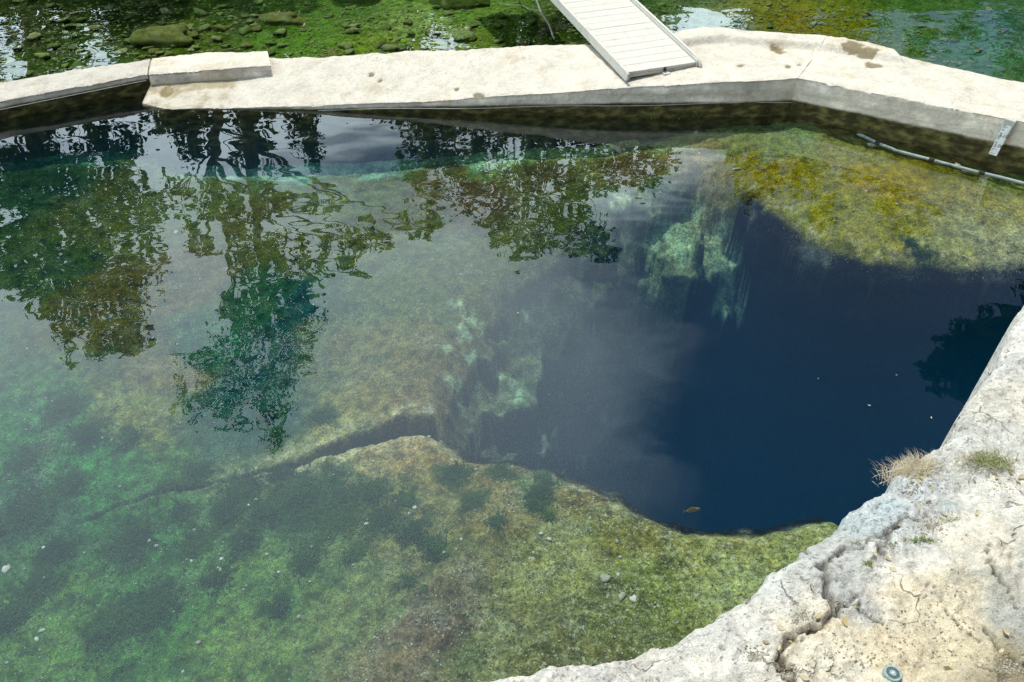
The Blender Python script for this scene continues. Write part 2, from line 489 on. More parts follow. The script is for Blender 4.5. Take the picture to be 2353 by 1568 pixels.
M_bed, M_rock, M_conc = mat_bed(), mat_rock(), mat_concrete()
M_water = mat_water('clear_spring_water', ((0.0, 0.55, 0.72), 0.22), scatter=((0.01, 0.46, 0.95), 0.027))
ABS = np.array([0.22, 0.115, 0.095])
M_stream = mat_water('shallow_stream_water')
M_alu = mat_simple('pale_aluminium_deck', (0.52, 0.50, 0.435), 0.55, 0.4, 0.05, 30, 0.08, 0.0, ((0.38, 0.34, 0.26), 0.35))
M_alu2 = mat_simple('aluminium_frame', (0.52, 0.49, 0.42), 0.5, 0.4, 0.08, 24, 0.1, 0.0, ((0.28, 0.26, 0.21), 0.4))
M_dark = mat_simple('dark_rubber_clamp', (0.03, 0.035, 0.035), 0.8, 0.2)
M_pipe = mat_simple('algae_stained_white_pipe', (0.36, 0.43, 0.42), 0.6, 0.2, 0.2, 22, 0.1, 0.0, ((0.07, 0.09, 0.055), 0.9))
M_wood = mat_simple('grey_board', (0.45, 0.44, 0.40), 0.8, 0.2, 0.2, 30, 0.3)
M_plate = mat_simple('white_gauge_plate', (0.78, 0.78, 0.75), 0.6, 0.3, 0.06, 40, 0.1, 0.0, ((0.45, 0.44, 0.40), 0.5))
M_ink = mat_simple('dark_ink', (0.08, 0.10, 0.10), 0.8, 0.1)
M_pebble = mat_stone('pale_pebble', [(0.40, 0.38, 0.31), (0.27, 0.25, 0.17), (0.44, 0.43, 0.37), (0.33, 0.28, 0.19)], 0.2)
M_cobble = mat_stone('mossy_cobble', [(0.08, 0.14, 0.035), (0.15, 0.20, 0.06), (0.11, 0.13, 0.035), (0.06, 0.11, 0.025), (0.20, 0.23, 0.10)], 0.3)
M_boulder = mat_simple('mossy_boulder', (0.10, 0.125, 0.03), 0.9, 0.05, 0.45, 9, 0.6, 0.0, ((0.17, 0.22, 0.10), 0.6))
M_gravel = mat_simple('stream_gravel', (0.13, 0.19, 0.06), 0.9, 0.05, 0.5, 30, 0.5, 0.0, ((0.05, 0.09, 0.02), 0.8))
M_algae = mat_leafy('dark_green_algae', (0.012, 0.040, 0.012), (0.035, 0.075, 0.015), 0.15, 3.0)
M_leaf = mat_leafy('tree_foliage', (0.045, 0.085, 0.016), (0.085, 0.125, 0.025), 0.35)
M_leaf2 = mat_leafy('dark_tree_foliage', (0.022, 0.055, 0.012), (0.050, 0.085, 0.018), 0.25)
M_bark = mat_simple('bark', (0.10, 0.075, 0.05), 0.95, 0.05, 0.35, 9, 0.6)
M_green = mat_leafy('green_grass', (0.10, 0.17, 0.03), (0.17, 0.22, 0.06), 0.3, 20)
M_dry = mat_leafy('dry_grass', (0.42, 0.35, 0.23), (0.55, 0.50, 0.38), 0.25, 20)
M_crumb = mat_simple('grit_crumb', (0.27, 0.25, 0.19), 0.9, 0.05, 0.5, 8, 0.2)
M_oak = mat_stone('dry_leaf', [(0.34, 0.26, 0.11), (0.42, 0.37, 0.24), (0.24, 0.17, 0.06), (0.46, 0.42, 0.31)], 0.15)
M_soil = mat_simple('grassy_earth', (0.085, 0.10, 0.035), 0.95, 0.05, 0.4, 1.3, 0.6, 0.0, ((0.16, 0.13, 0.08), 0.7))
M_fish = mat_simple('brown_fish', (0.20, 0.12, 0.035), 0.5, 0.3, 0.3, 60, 0.1)
M_disc = mat_simple('weathered_bronze_disc', (0.20, 0.29, 0.29), 0.55, 0.4, 0.25, 70, 0.2, 0.3, ((0.42, 0.48, 0.46), 0.5))
M_disc2 = mat_simple('dark_bronze', (0.07, 0.08, 0.075), 0.6, 0.4, 0.3, 90, 0.2, 0.3)

# ------------------------------------------------------------------ surveyed lines of the pool
def P2(lst, z):
    return np.array([px(a[0], a[1], z)[:2] for a in lst])
WELL = [(1000, 962, .5), (1012, 930, .9), (1000, 850, 2.0), (1030, 760, 2.6), (1080, 685, 2.6), (1160, 625, 2.4), (1280, 565, 2.2),
        (1400, 510, 2.0), (1500, 462, 1.8), (1600, 445, 2.0), (1690, 445, 1.5), (1725, 458, .5), (1790, 505, .28), (1850, 545, .26),
        (1950, 582, .26), (2030, 605, .24), (2130, 612, .24), (2200, 618, .24), (2353, 615, .24), (2600, 625, .3), (2640, 900, .9),
        (2330, 1150, 1.3), (2120, 1235, 1.2), (1980, 1240, .9), (1900, 1207, .5), (1830, 1217, .36), (1730, 1226, .34), (1650, 1225, .34),
        (1580, 1205, .34), (1500, 1175, .34), (1420, 1130, .36), (1330, 1087, .36), (1230, 1052, .36), (1130, 1027, .40), (1060, 1010, .45)]
WELL_V = np.array([px(a[0], a[1], -0.36 if (a[0] > 1600 and a[1] < 700) else -0.6)[:2] for a in WELL]); WELL_S = np.array([a[2] for a in WELL])
FISS = [(1010, 965, .17), (930, 968, .15), (830, 998, .12), (760, 1020, .085), (690, 1040, .06), (590, 1062, .026), (480, 1078, .02), (350, 1092, .03), (300, 1116, .018), (200, 1150, .016), (100, 1172, .01), (0, 1192, .01), (-150, 1240, .02)]
FISS_V = P2(FISS, -0.8); FISS_W = np.array([a[2] for a in FISS])
DEPTH = [(-100, 350, -.5), (0, 345, -.5), (200, 320, -.62), (340, 310, -.7), (600, 385, -.80), (800, 378, -.74), (950, 365, -.62), (1150, 340, -.45), (1500, 303, -.22), (1700, 275, -.10),
         (1820, 275, -.06), (1950, 310, -.03), (2020, 335, -.03), (2100, 360, -.03), (2200, 385, -.03), (2280, 405, -.03), (2353, 430, -.04), (2450, 460, -.05), (1900, 295, -.04), (2150, 420, -.12), (1950, 370, -.12), (2000, 450, -.24), (2130, 590, -.34), (2330, 560, -.30), (1640, 400, -.28), (1300, 430, -.5), (1500, 400, -.36),
         (150, 700, -.75), (700, 560, -.75), (1000, 560, -.65), (400, 900, -.95), (560, 880, -1.15), (850, 850, -.9), (200, 1300, -1.0), (60, 1000, -.95), (700, 1300, -.9), (1100, 1300, -.72),
         (1500, 1400, -.60), (1700, 1270, -.58), (1000, 1540, -.72), (300, 1540, -.9), (1300, 1120, -.62), (1000, 1100, -.75), (-300, 1000, -.9), (1900, 1500, -.5)]
DEP_Q = np.array([px(a[0], a[1], a[2])[:2] for a in DEPTH]); DEP_Z = np.array([a[2] for a in DEPTH])

def bed_height(X, Y, fine=True):
    P = np.stack([X.ravel(), Y.ravel()], 1)
    z = gauss_interp(P, DEP_Q, DEP_Z, 0.75)
    wob = np.stack([fbm(P[:, 0] * 1.1, P[:, 1] * 1.1, 3, 3), fbm(P[:, 0] * 1.1 + 9, P[:, 1] * 1.1, 3, 8)], 1) * 0.10
    wob += np.stack([fbm(P[:, 0] * 5, P[:, 1] * 5, 3, 13), fbm(P[:, 0] * 5 + 9, P[:, 1] * 5, 3, 18)], 1) * 0.045
    Q = P + wob
    d, s = poly_dist(Q, WELL_V, WELL_S)
    ins = inside(Q, WELL_V)
    sd_ = np.where(ins, d, -d)
    sh = 0.17 * sstep(0.7, 0.45, s)
    dsh = np.minimum(np.maximum(d, 0), sh); d_in = np.maximum(d - sh, 0)
    drop = np.where(ins, 14.0 * (1 - np.exp(-(d_in / (s * 1.55)) ** 1.35)) + dsh * 0.75, 0)
    # broad sunken ledges inside the shaft
    for (lx, ly, ldep, rx_, ry_, zc_) in ((1560, 540, 0.35, 0.95, 0.65, -0.9), (1650, 640, 0.85, 0.75, 0.55, -1.35), (1710, 700, 1.3, 0.45, 0.4, -1.8), (1110, 800, 0.35, 0.6, 0.8, -1.1), (1160, 910, 0.8, 0.5, 0.55, -1.5), (2030, 860, 2.1, 0.9, 0.5, -2.7), (1470, 640, 0.9, 0.6, 0.4, -1.4), (1860, 770, 1.8, 0.8, 0.4, -2.3), (1340, 690, 1.5, 0.7, 0.45, -2.0), (1950, 1020, 2.6, 0.7, 0.5, -3.2)):
        lc = px(lx, ly, zc_)
        le = np.hypot((Q[:, 0] - lc[0]) / rx_, (Q[:, 1] - lc[1]) / ry_) + 0.45 * fbm(P[:, 0] * 2.2, P[:, 1] * 2.2, 4, 25)
        drop = np.where(ins, np.minimum(drop, ldep + 9 * np.maximum(le - 0.85, 0) ** 1.3 + 0.45 * le), drop)
    soft = sstep(0.6, 1.6, s)
    # rounded shoulder before the sharp lip
    z = z - 0.10 * np.exp(-np.maximum(-sd_, 0) / 0.10) * (~ins)
    rock = fbm(P[:, 0] * 1.6, P[:, 1] * 1.6, 5, 21)
    ledge = np.round((drop + rock * 0.7) / 0.55) * 0.55
    drop2 = drop + (ledge - drop) * 0.55 * soft * np.clip(drop * 2, 0, 1)
    z = z - 0.10 * ins - drop2 + rock * 0.42 * np.clip(drop - 0.13, 0, 1)
    # fissure
    fd, fw = line_dist(Q, FISS_V, FISS_W)
    fz = np.clip(1 - fd / np.maximum(fw, 1e-3), 0, 1)
    z = z - (0.06 + fw * 5.0) * sstep(0, 0.8, fz) * (~ins)
    z = z + fbm(P[:, 0] * 0.9, P[:, 1] * 0.9, 4, 31) * 0.07 + fbm(P[:, 0] * 4, P[:, 1] * 4, 4, 41) * 0.045
    z = z + fbm(P[:, 0] * 14, P[:, 1] * 14, 3, 47) * 0.016
    return np.minimum(z, -0.03), sd_, s, fz, P, fd - fw

# ------------------------------------------------------------------ pool bed
ALGAE = [(700, 1150, 90), (620, 1175, 45), (780, 1185, 60), (860, 1135, 40), (560, 1130, 55), (1240, 1132, 28), (1252, 1102, 24), (1232, 1160, 24), (1050, 1092, 40), (1150, 1085, 30), (380, 1122, 30),
         (60, 1180, 60), (120, 1275, 42), (90, 1350, 45), (300, 1250, 60), (350, 1400, 65), (250, 1440, 55), (450, 1250, 42), (520, 1185, 40), (640, 1095, 34), (420, 1185, 30), (60, 425, 95), (150, 415, 60),
         (250, 385, 20), (880, 1195, 40), (950, 1225, 40), (1000, 1255, 36), (940, 1336, 14), (1262, 1190, 11), (200, 1000, 40), (150, 935, 40), (300, 1005, 30), (700, 1290, 40), (560, 1250, 36), (160, 1120, 40),
         (450, 1090, 36), (30, 1420, 40), (640, 1400, 24), (500, 1330, 36), (820, 1270, 30), (1090, 1150, 30), (1140, 1200, 24), (60, 1060, 40), (250, 310, 18), (300, 330, 22), (380, 350, 20), (640, 1010, 30), (740, 960, 36), (620, 960, 30),
         (1740, 600, 12), (2120, 590, 22), (2090, 560, 14), (1500, 320, 16), (1480, 330, 14), (930, 1150, 26)]
BEDCOL = [((0, 340), (110, 176, 138)), ((80, 345), (110, 176, 136)), ((170, 340), (104, 170, 128)), ((300, 300), (70, 110, 75)), ((60, 425), (22, 55, 12)), ((300, 420), (66, 74, 26)), ((250, 500), (74, 82, 30)), ((120, 620), (52, 72, 30)), ((250, 690), (82, 78, 20)),
          ((500, 393), (142, 190, 162)), ((600, 393), (142, 190, 162)), ((700, 393), (140, 190, 162)), ((800, 387), (142, 190, 160)), ((900, 378), (140, 186, 152)), ((420, 440), (84, 90, 50)), ((520, 435), (88, 96, 58)), ((640, 435), (84, 90, 52)), ((760, 430), (92, 100, 66)), ((880, 420), (96, 104, 70)), ((1000, 410), (84, 80, 48)), ((400, 350), (60, 90, 50)), ((1100, 362), (130, 172, 126)), ((1200, 348), (136, 172, 116)), ((1300, 335), (142, 170, 108)), ((1400, 324), (142, 168, 108)), ((1500, 312), (142, 166, 110)), ((1250, 400), (62, 58, 22)), ((1450, 372), (74, 62, 28)),
          ((1100, 450), (74, 62, 36)), ((600, 480), (84, 82, 40)), ((700, 560), (78, 82, 34)), ((900, 520), (84, 88, 46)), ((1300, 480), (60, 70, 26)), ((1560, 380), (122, 114, 88)), ((1650, 420), (124, 116, 74)), ((1550, 470), (62, 94, 62)), ((1400, 500), (50, 74, 50)), ((1760, 320), (112, 132, 84)),
          ((1800, 300), (112, 138, 98)), ((1750, 400), (118, 116, 36)), ((1900, 480), (126, 130, 52)), ((2050, 420), (134, 128, 58)), ((2000, 540), (132, 134, 62)), ((2150, 580), (144, 152, 98)), ((2300, 560), (146, 152, 112)), ((2300, 480), (130, 132, 76)),
          ((2200, 375), (84, 90, 36)), ((1950, 320), (118, 126, 80)), ((2353, 420), (100, 120, 70)), ((420, 650), (98, 92, 70)), ((390, 860), (112, 104, 74)), ((560, 880), (40, 72, 66)), ((640, 800), (40, 72, 66)), ((640, 950), (40, 72, 66)), ((500, 930), (40, 72, 66)), ((680, 720), (40, 72, 66)), ((600, 700), (44, 80, 56)), ((480, 800), (44, 88, 68)), ((330, 950), (114, 112, 66)), ((100, 1000), (56, 104, 62)),
          ((60, 1180), (50, 82, 62)), ((200, 1080), (58, 110, 66)), ((300, 1250), (56, 94, 54)), ((400, 1400), (64, 100, 54)), ((100, 1450), (80, 108, 58)), ((600, 1450), (98, 118, 70)), ((900, 1500), (112, 106, 82)), ((1150, 1500), (122, 132, 90)), ((850, 1400), (102, 118, 74)),
          ((1000, 1440), (98, 90, 76)), ((700, 1150), (44, 74, 52)), ((1000, 1170), (108, 112, 64)), ((1180, 1150), (120, 112, 60)), ((1240, 1120), (50, 84, 40)), ((1350, 1130), (106, 94, 36)), ((1450, 1200), (112, 116, 56)), ((1600, 1260), (144, 152, 88)), ((1800, 1250), (136, 148, 88)),
          ((1500, 1350), (114, 128, 66)), ((1700, 1330), (142, 156, 102)), ((1400, 1400), (102, 112, 62)), ((1300, 1300), (132, 142, 86)), ((850, 930), (128, 118, 78)), ((950, 870), (112, 104, 72)), ((760, 1010), (150, 142, 96)), ((900, 1030), (152, 136, 96)), ((700, 780), (84, 100, 78)),
          ((860, 700), (82, 96, 66)), ((1000, 600), (80, 90, 60)), ((820, 800), (112, 112, 84)), ((1300, 1480), (104, 110, 70)), ((650, 1350), (84, 110, 62)), ((1080, 1060), (126, 112, 62)), ((-200, 900), (58, 100, 60))]
BC_C = np.array([lin(a[1]) for a in BEDCOL])

GX0, GY0 = -7.5, 1.0
gx = np.arange(GX0, 7.1, 0.025); gy = np.arange(GY0, 10.45, 0.025)
X, Y = np.meshgrid(gx, gy)
Zb, SDW, SOFT, FZ, P, ROCK = bed_height(X, Y)
def bedz(x, y):
    i = int(round((x - GX0) / 0.025)); j = int(round((y - GY0) / 0.025))
    i = min(max(i, 0), len(gx) - 1); j = min(max(j, 0), len(gy) - 1)
    return float(Zb[j * len(gx) + i])
def on_bed(x, y):
    d = ray(x, y); t0 = CAM_H / -d[2]
    for k in range(700):
        t = t0 * (1 + k * 0.0015); q = np.array([0, 0, CAM_H]) + d * t
        if q[2] <= bedz(q[0], q[1]): break
    return q
wp = P + np.stack([fbm(P[:, 0] * 2.2, P[:, 1] * 2.2, 5, 51, .6), fbm(P[:, 0] * 2.2 + 31, P[:, 1] * 2.2, 5, 57, .6)], 1) * 0.42
BC_Q = np.array([on_bed(*a[0])[:2] for a in BEDCOL])
col = idw(wp, BC_Q, BC_C, 4.5, 0.12)
lum = col.mean(1, keepdims=True)
far_ = sstep(5.6, 7.4, P[:, 1])[:, None]
col = np.clip(lum + (col - lum) * (1.08 + 0.2 * far_), 0.004, 1) * 0.50
col[:, 2] *= 1 - (0.06 + 0.46 * far_[:, 0]) * sstep(0.85, 0.55, col[:, 2] / col[:, 1]) * (1 - sstep(0.09, 0.14, col[:, 1]) * far_[:, 0]) * (1 - 0.6 * sstep(1.2, 2.4, P[:, 0]))
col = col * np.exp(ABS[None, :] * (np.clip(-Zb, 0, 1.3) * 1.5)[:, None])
lf = sstep(-0.6, -2.2, P[:, 0]) * sstep(6.6, 5.6, P[:, 1])
col[:, 1] *= 1 + 0.20 * lf; col[:, 0] *= 1 - 0.06 * lf; col[:, 2] *= 1 - 0.15 * lf
Zg = Zb.reshape(len(gy), len(gx)); slope = np.hypot(*np.gradient(Zg, 0.025)).ravel()
# inside the well: brown-green rock, overhang shade painted on sharp walls, pale mint ledges
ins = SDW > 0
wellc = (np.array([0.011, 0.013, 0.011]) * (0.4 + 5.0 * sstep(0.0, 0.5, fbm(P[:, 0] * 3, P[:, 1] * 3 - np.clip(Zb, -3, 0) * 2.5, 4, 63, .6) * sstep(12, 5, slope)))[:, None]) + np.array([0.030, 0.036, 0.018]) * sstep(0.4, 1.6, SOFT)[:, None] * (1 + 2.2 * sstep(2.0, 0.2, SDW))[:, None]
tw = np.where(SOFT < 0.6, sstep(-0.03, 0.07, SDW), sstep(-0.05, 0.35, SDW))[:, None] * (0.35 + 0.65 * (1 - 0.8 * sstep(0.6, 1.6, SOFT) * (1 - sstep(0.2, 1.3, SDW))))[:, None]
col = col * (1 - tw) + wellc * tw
LEDGE = [(1065, 760, 16), (1082, 735, 14), (1110, 752, 10), (1150, 770, 10), (1195, 905, 13), (1188, 918, 12), (1160, 965, 14), (1062, 930, 12), (1085, 820, 14), (1040, 880, 14), (1180, 885, 10), (1100, 905, 10), (1130, 930, 9), (1215, 935, 8), (1020, 800, 10), (1050, 700, 12),
         (1480, 480, 24), (1520, 510, 26), (1545, 545, 30), (1590, 560, 34), (1640, 600, 30), (1680, 650, 26), (1700, 705, 18), (1660, 690, 20), (1620, 590, 36), (1560, 580, 26), (1740, 640, 16), (1790, 656, 14), (1430, 470, 20), (1500, 560, 22), (1600, 500, 26), (1650, 540, 26), (1440, 540, 16),
         (2000, 830, 16), (2060, 860, 14), (1990, 895, 14), (2090, 880, 12), (1930, 870, 10), (1150, 870, 8), (1235, 820, 10), (1205, 720, 9)]
lp = np.zeros(len(P))
for a in LEDGE:
    q = on_bed(a[0], a[1]); r = a[2] / F * np.linalg.norm(q - np.array([0, 0, CAM_H])) * 1.7
    dd = np.sqrt((P[:, 0] - q[0]) ** 2 + (P[:, 1] - q[1]) ** 2 + ((Zb - q[2]) * .8) ** 2) / r
    lp = np.maximum(lp, sstep(1.05, 0.25, dd + 1.9 * fbm(P[:, 0] * 11, P[:, 1] * 11 - Zb * 8, 5, 61, .72)))
deepk = (np.where(P[:, 0] > 2.9, 0.25, 0.8) * sstep(14.0, 4.0, slope))[:, None]
col = col * (1 - deepk * lp[:, None]) + np.array([0.28, 0.37, 0.19]) * deepk * lp[:, None]
# pale crust along the lip
rim = np.exp(-np.abs(SDW + 0.05) / 0.07) * (SDW < 0.03) * sstep(-.15, .35, fbm(P[:, 0] * 9, P[:, 1] * 9, 4, 71)) * sstep(1.2, 0.5, SOFT)
col = col * (1 - 0.6 * rim[:, None]) + np.array([0.34, 0.32, 0.20]) * 0.6 * rim[:, None]
# algae mats
am = np.zeros(len(P))
aw = P + np.stack([fbm(P[:, 0] * 4, P[:, 1] * 4, 4, 81, .6), fbm(P[:, 0] * 4 + 31, P[:, 1] * 4, 4, 87, .6)], 1) * 0.26
for a in ALGAE:
    c0 = on_bed(a[0], a[1]); r = a[2] / F * np.linalg.norm(c0 - np.array([0, 0, CAM_H]))
    am = np.maximum(am, 1 - np.hypot(aw[:, 0] - c0[0], (aw[:, 1] - c0[1]) * 0.8) / (r * 1.25))
scat = np.maximum(sstep(0.12, 0.34, fbm(P[:, 0] * 1.9, P[:, 1] * 1.9, 6, 91, .6)), 0.9 * sstep(0.10, 0.30, fbm(P[:, 0] * 4.5, P[:, 1] * 5.5, 5, 93, .6))) * sstep(0.8, -1.4, P[:, 0]) * (0.85 - 0.5 * sstep(6.5, 8, P[:, 1]))
am = np.maximum(sstep(0.0, 0.5, am), scat) * (SDW < -0.03)
col = col * (1 - 0.80 * am[:, None]) + np.array([0.014, 0.040, 0.012]) * 0.80 * am[:, None]
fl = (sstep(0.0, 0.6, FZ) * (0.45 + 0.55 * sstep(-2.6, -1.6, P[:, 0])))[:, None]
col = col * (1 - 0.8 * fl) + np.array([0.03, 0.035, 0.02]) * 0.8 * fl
spk = (0.45 + 0.55 * sstep(-0.25, 0.25, fbm(P[:, 0] * .7, P[:, 1] * .7, 3, 95))) * (1 - 0.85 * am) * (1 - sstep(0.0, 0.25, SDW) * sstep(1.5, 0.9, SOFT))
fcr = np.exp(-np.abs(ROCK - 0.04) / 0.07) * (ROCK > 0) * sstep(-2.9, -1.9, P[:, 0]) * sstep(-.2, .2, fbm(P[:, 0] * 10, P[:, 1] * 10, 4, 73)) * (SDW < 0)
col = col * (1 - 0.7 * fcr[:, None]) + np.array([0.34, 0.31, 0.20]) * 0.7 * fcr[:, None]
spk = np.clip(np.maximum(spk, np.maximum(rim, fcr)) + 0.5 * sstep(-1.0, 0.8, P[:, 0]) * (P[:, 1] < 5.2) * (SDW < 0) * (1 - am), 0, 1.2)
MIDW = np.array([(-11, 7.0), (-8.98, 8.2), (-6.3, 9.85), (-4.75, 10.72), (-3.6, 10.6), (-2.8, 10.35), (3.55, 10.25), (6.2, 8.6), (7.55, 7.6), (11, 5.0)])
def cut_faces(Fc, V, keep_front):
    cx, cy = V[Fc].mean(1)[:, 0], V[Fc].mean(1)[:, 1]
    front = cy < np.interp(cx, MIDW[:, 0], MIDW[:, 1]) + (0.04 if keep_front else -0.04)
    return Fc[front if keep_front else ~front]
VB = np.stack([X.ravel(), Y.ravel(), Zb], 1)
crust = np.clip(sstep(-1.6, 0.4, P[:, 0]) * sstep(5.4, 4.6, P[:, 1]) + sstep(3.9, 5.0, P[:, 0]) * sstep(8.4, 7.7, P[:, 1])
                + np.exp(-((P[:, 1] - 9.0) / .5) ** 2) * sstep(-1.0, 0, P[:, 0]) * sstep(2.4, 1.8, P[:, 0]) + rim + fcr, 0, 1) * (SDW < 0.04) * (1 - am)
crust = np.maximum(crust, 0.55 * sstep(1.0, 1.8, SOFT) * sstep(-.8, 0, SDW) * sstep(2.2, 1.0, SDW))
crust = crust * (0.45 + 0.55 * sstep(-.2, .2, fbm(P[:, 0] * 1.3, P[:, 1] * 1.3, 4, 97)))
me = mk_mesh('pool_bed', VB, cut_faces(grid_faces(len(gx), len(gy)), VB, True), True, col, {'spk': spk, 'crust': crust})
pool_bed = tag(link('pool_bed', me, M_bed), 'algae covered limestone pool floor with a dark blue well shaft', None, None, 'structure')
# ------------------------------------------------------------------ stream bed behind the wall
sgx = np.arange(-11.0, 11.01, 0.05); sgy = np.arange(8.4, 17.6, 0.05)
SX, SY = np.meshgrid(sgx, sgy); SPt = np.stack([SX.ravel(), SY.ravel()], 1)
STREAM_Z = -0.32
sz = -0.62 + fbm(SPt[:, 0] * .5, SPt[:, 1] * .5, 4, 101) * 0.12 + fbm(SPt[:, 0] * 5, SPt[:, 1] * 5, 4, 103) * 0.04
sz = sz + sstep(15.5, 17.6, SPt[:, 1]) * 1.3
SCOL = [((60, 60), (30, 44, 18)), ((200, 130), (40, 64, 24)), ((330, 40), (22, 36, 14)), ((450, 90), (58, 82, 24)), ((600, 40), (34, 60, 22)), ((700, 90), (74, 112, 46)), ((800, 30), (70, 104, 48)), ((950, 60), (108, 136, 78)), ((1100, 40), (82, 116, 52)), ((1000, 100), (84, 104, 34)), ((900, 110), (92, 118, 44)),
        ((1200, 90), (58, 84, 30)), ((1300, 60), (14, 28, 10)), ((1550, 20), (46, 76, 30)), ((1620, 40), (104, 124, 104)), ((1750, 30), (94, 100, 40)), ((1850, 60), (106, 104, 28)), ((1950, 40), (88, 100, 28)), ((2050, 60), (56, 90, 34)), ((2200, 100), (50, 90, 60)), ((2330, 60), (46, 84, 66)), ((2150, 20), (44, 78, 30))]  # darkest point, left of the gangway, has its shadow painted into the bed
SC_Q = np.array([px(a[0][0], a[0][1], -0.62)[:2] for a in SCOL]); SC_C = np.array([lin(a[1]) for a in SCOL])
swp = SPt + np.stack([fbm(SPt[:, 0], SPt[:, 1], 4, 111), fbm(SPt[:, 0] + 40, SPt[:, 1], 4, 117)], 1) * 0.6
scol = idw(swp, SC_Q, SC_C, 3.5, 0.3)
l_ = scol.mean(1, keepdims=True); scol = np.clip(l_ + (scol - l_) * 1.15, .004, 1) * 0.85
VS = np.stack([SX.ravel(), SY.ravel(), sz], 1)
me = mk_mesh('stream_bed', VS, cut_faces(grid_faces(len(sgx), len(sgy)), VS, False), True, scol, {'spk': np.full(len(SPt), .6)})
tag(link('stream_bed', me, M_bed), 'green algae covered gravel bed of the stream behind the wall', None, None, 'structure')
def sbz(x, y):
    i = min(max(int(round((x + 11) / .05)), 0), len(sgx) - 1); j = min(max(int(round((y - 8.4) / .05)), 0), len(sgy) - 1)
    return float(sz[j * len(sgx) + i])
def on_stream(x, y):
    z = -0.62
    for _ in range(6):
        p = px(x, y, z); z = sbz(p[0], p[1])
    p = px(x, y, z); p[2] = sbz(p[0], p[1]); return p

# ------------------------------------------------------------------ banks / ground out to the horizon
def ring_ground():
    xs = [-400, -60, -20, -10.9, -7.45, 7.05, 10.9, 20, 60, 400]
    ys = [-400, -60, -10, -4.2, 1.0, 8.5, 17.4, 24, 60, 400]
    V, Fc = [], []
    for y in ys:
        for x in xs:
            z = 0.55
            if y > 17: z = 0.6 + 0.02 * (y - 17) if y < 70 else 1.8
            if y < 0: z = 2.6
            if -11 < x < -7.4 and 0 < y < 9: z = 0.35
            V.append((x, y, z))
    nx = len(xs)
    for j in range(len(ys) - 1):
        for i in range(nx - 1):
            xm, ym = (xs[i] + xs[i + 1]) / 2, (ys[j] + ys[j + 1]) / 2
            if -10.9 < xm < 10.9 and 8.5 < ym < 17.4: continue
            if -7.45 < xm < 7.05 and -4.2 < ym < 8.5: continue
            Fc.append((j * nx + i, j * nx + i + 1, (j + 1) * nx + i + 1, (j + 1) * nx + i))
    # earth faces down to the stream and the pool
    def skirt(a, b, zt, zb):
        k = len(V); V.extend([(a[0], a[1], zb), (b[0], b[1], zb), (b[0], b[1], zt), (a[0], a[1], zt)]); Fc.append((k, k + 1, k + 2, k + 3))
    skirt((-7.45, -4.2), (-7.45, 8.5), 0.35, -17); skirt((7.05, 8.5), (7.05, -4.2), 0.6, -17)
    return mk_mesh('ground', V, Fc, False)
tag(link('ground', ring_ground(), M_soil), 'earth and grass banks around the spring', None, None, 'structure')

# ------------------------------------------------------------------ water
def ripples(x, y, amp):
    patch = 0.35 + 0.9 * sstep(-.25, .3, fbm(x * .5, y * .5, 3, 211))
    h = 0.8 * fbm(x * 1.3, y * 2.0, 2, 221) + patch * (0.15 * perlin(x * 4.6, y * 8.5, 223) + 0.06 * perlin(x * 10, y * 17, 227))
    # current lines where the spring wells up
    for (cx, cy, rr) in ((1.55, 5.6, 1.3), (-2.6, 5.4, 1.1)):
        d = np.hypot(x - cx, y - cy)
        h = h + 0.16 * np.exp(-((d - rr) / .28) ** 2) * perlin(x * 6 + 3, y * 11, 229)
    return h * amp
def water_mesh(name, x0, x1, y0, y1, st, z, amp, front, zb=None):
    xs, ys = np.arange(x0, x1 + 1e-6, st), np.arange(y0, y1 + 1e-6, st)
    A, B = np.meshgrid(xs, ys); V = np.stack([A.ravel(), B.ravel(), z + ripples(A.ravel(), B.ravel(), amp)], 1)
    Fc = cut_faces(grid_faces(len(xs), len(ys)), V, front)
    if zb is not None:
        e = np.concatenate([Fc[:, [0, 1]], Fc[:, [1, 2]], Fc[:, [2, 3]], Fc[:, [3, 0]]])
        key = np.sort(e, 1); _, inv, cnt = np.unique(key, axis=0, return_inverse=True, return_counts=True)
        be = e[cnt[inv.ravel()] == 1]
        n = len(V); V2 = V.copy(); V2[:, 2] = zb
        V = np.concatenate([V, V2])
        Fc = np.concatenate([Fc, np.stack([be[:, 1], be[:, 0], be[:, 0] + n, be[:, 1] + n], 1)])
        used = np.unique(Fc); mp_ = np.zeros(len(V), int); mp_[used] = np.arange(len(used)); V = V[used]; Fc = mp_[Fc]
    return mk_mesh(name, V, Fc, True)
tag(link('pool_water', water_mesh('pool_water', -7.44, 7.04, 1.02, 10.7, 0.035, 0.0, 0.0026, True, -17.0), M_water), 'clear blue green spring water of the pool', None, None, 'structure')
tag(link('stream_water', water_mesh('stream_water', -10.9, 10.9, 8.4, 17.3, 0.05, STREAM_Z, 0.006, False), M_stream), 'shallow clear stream water behind the wall', None, None, 'structure')

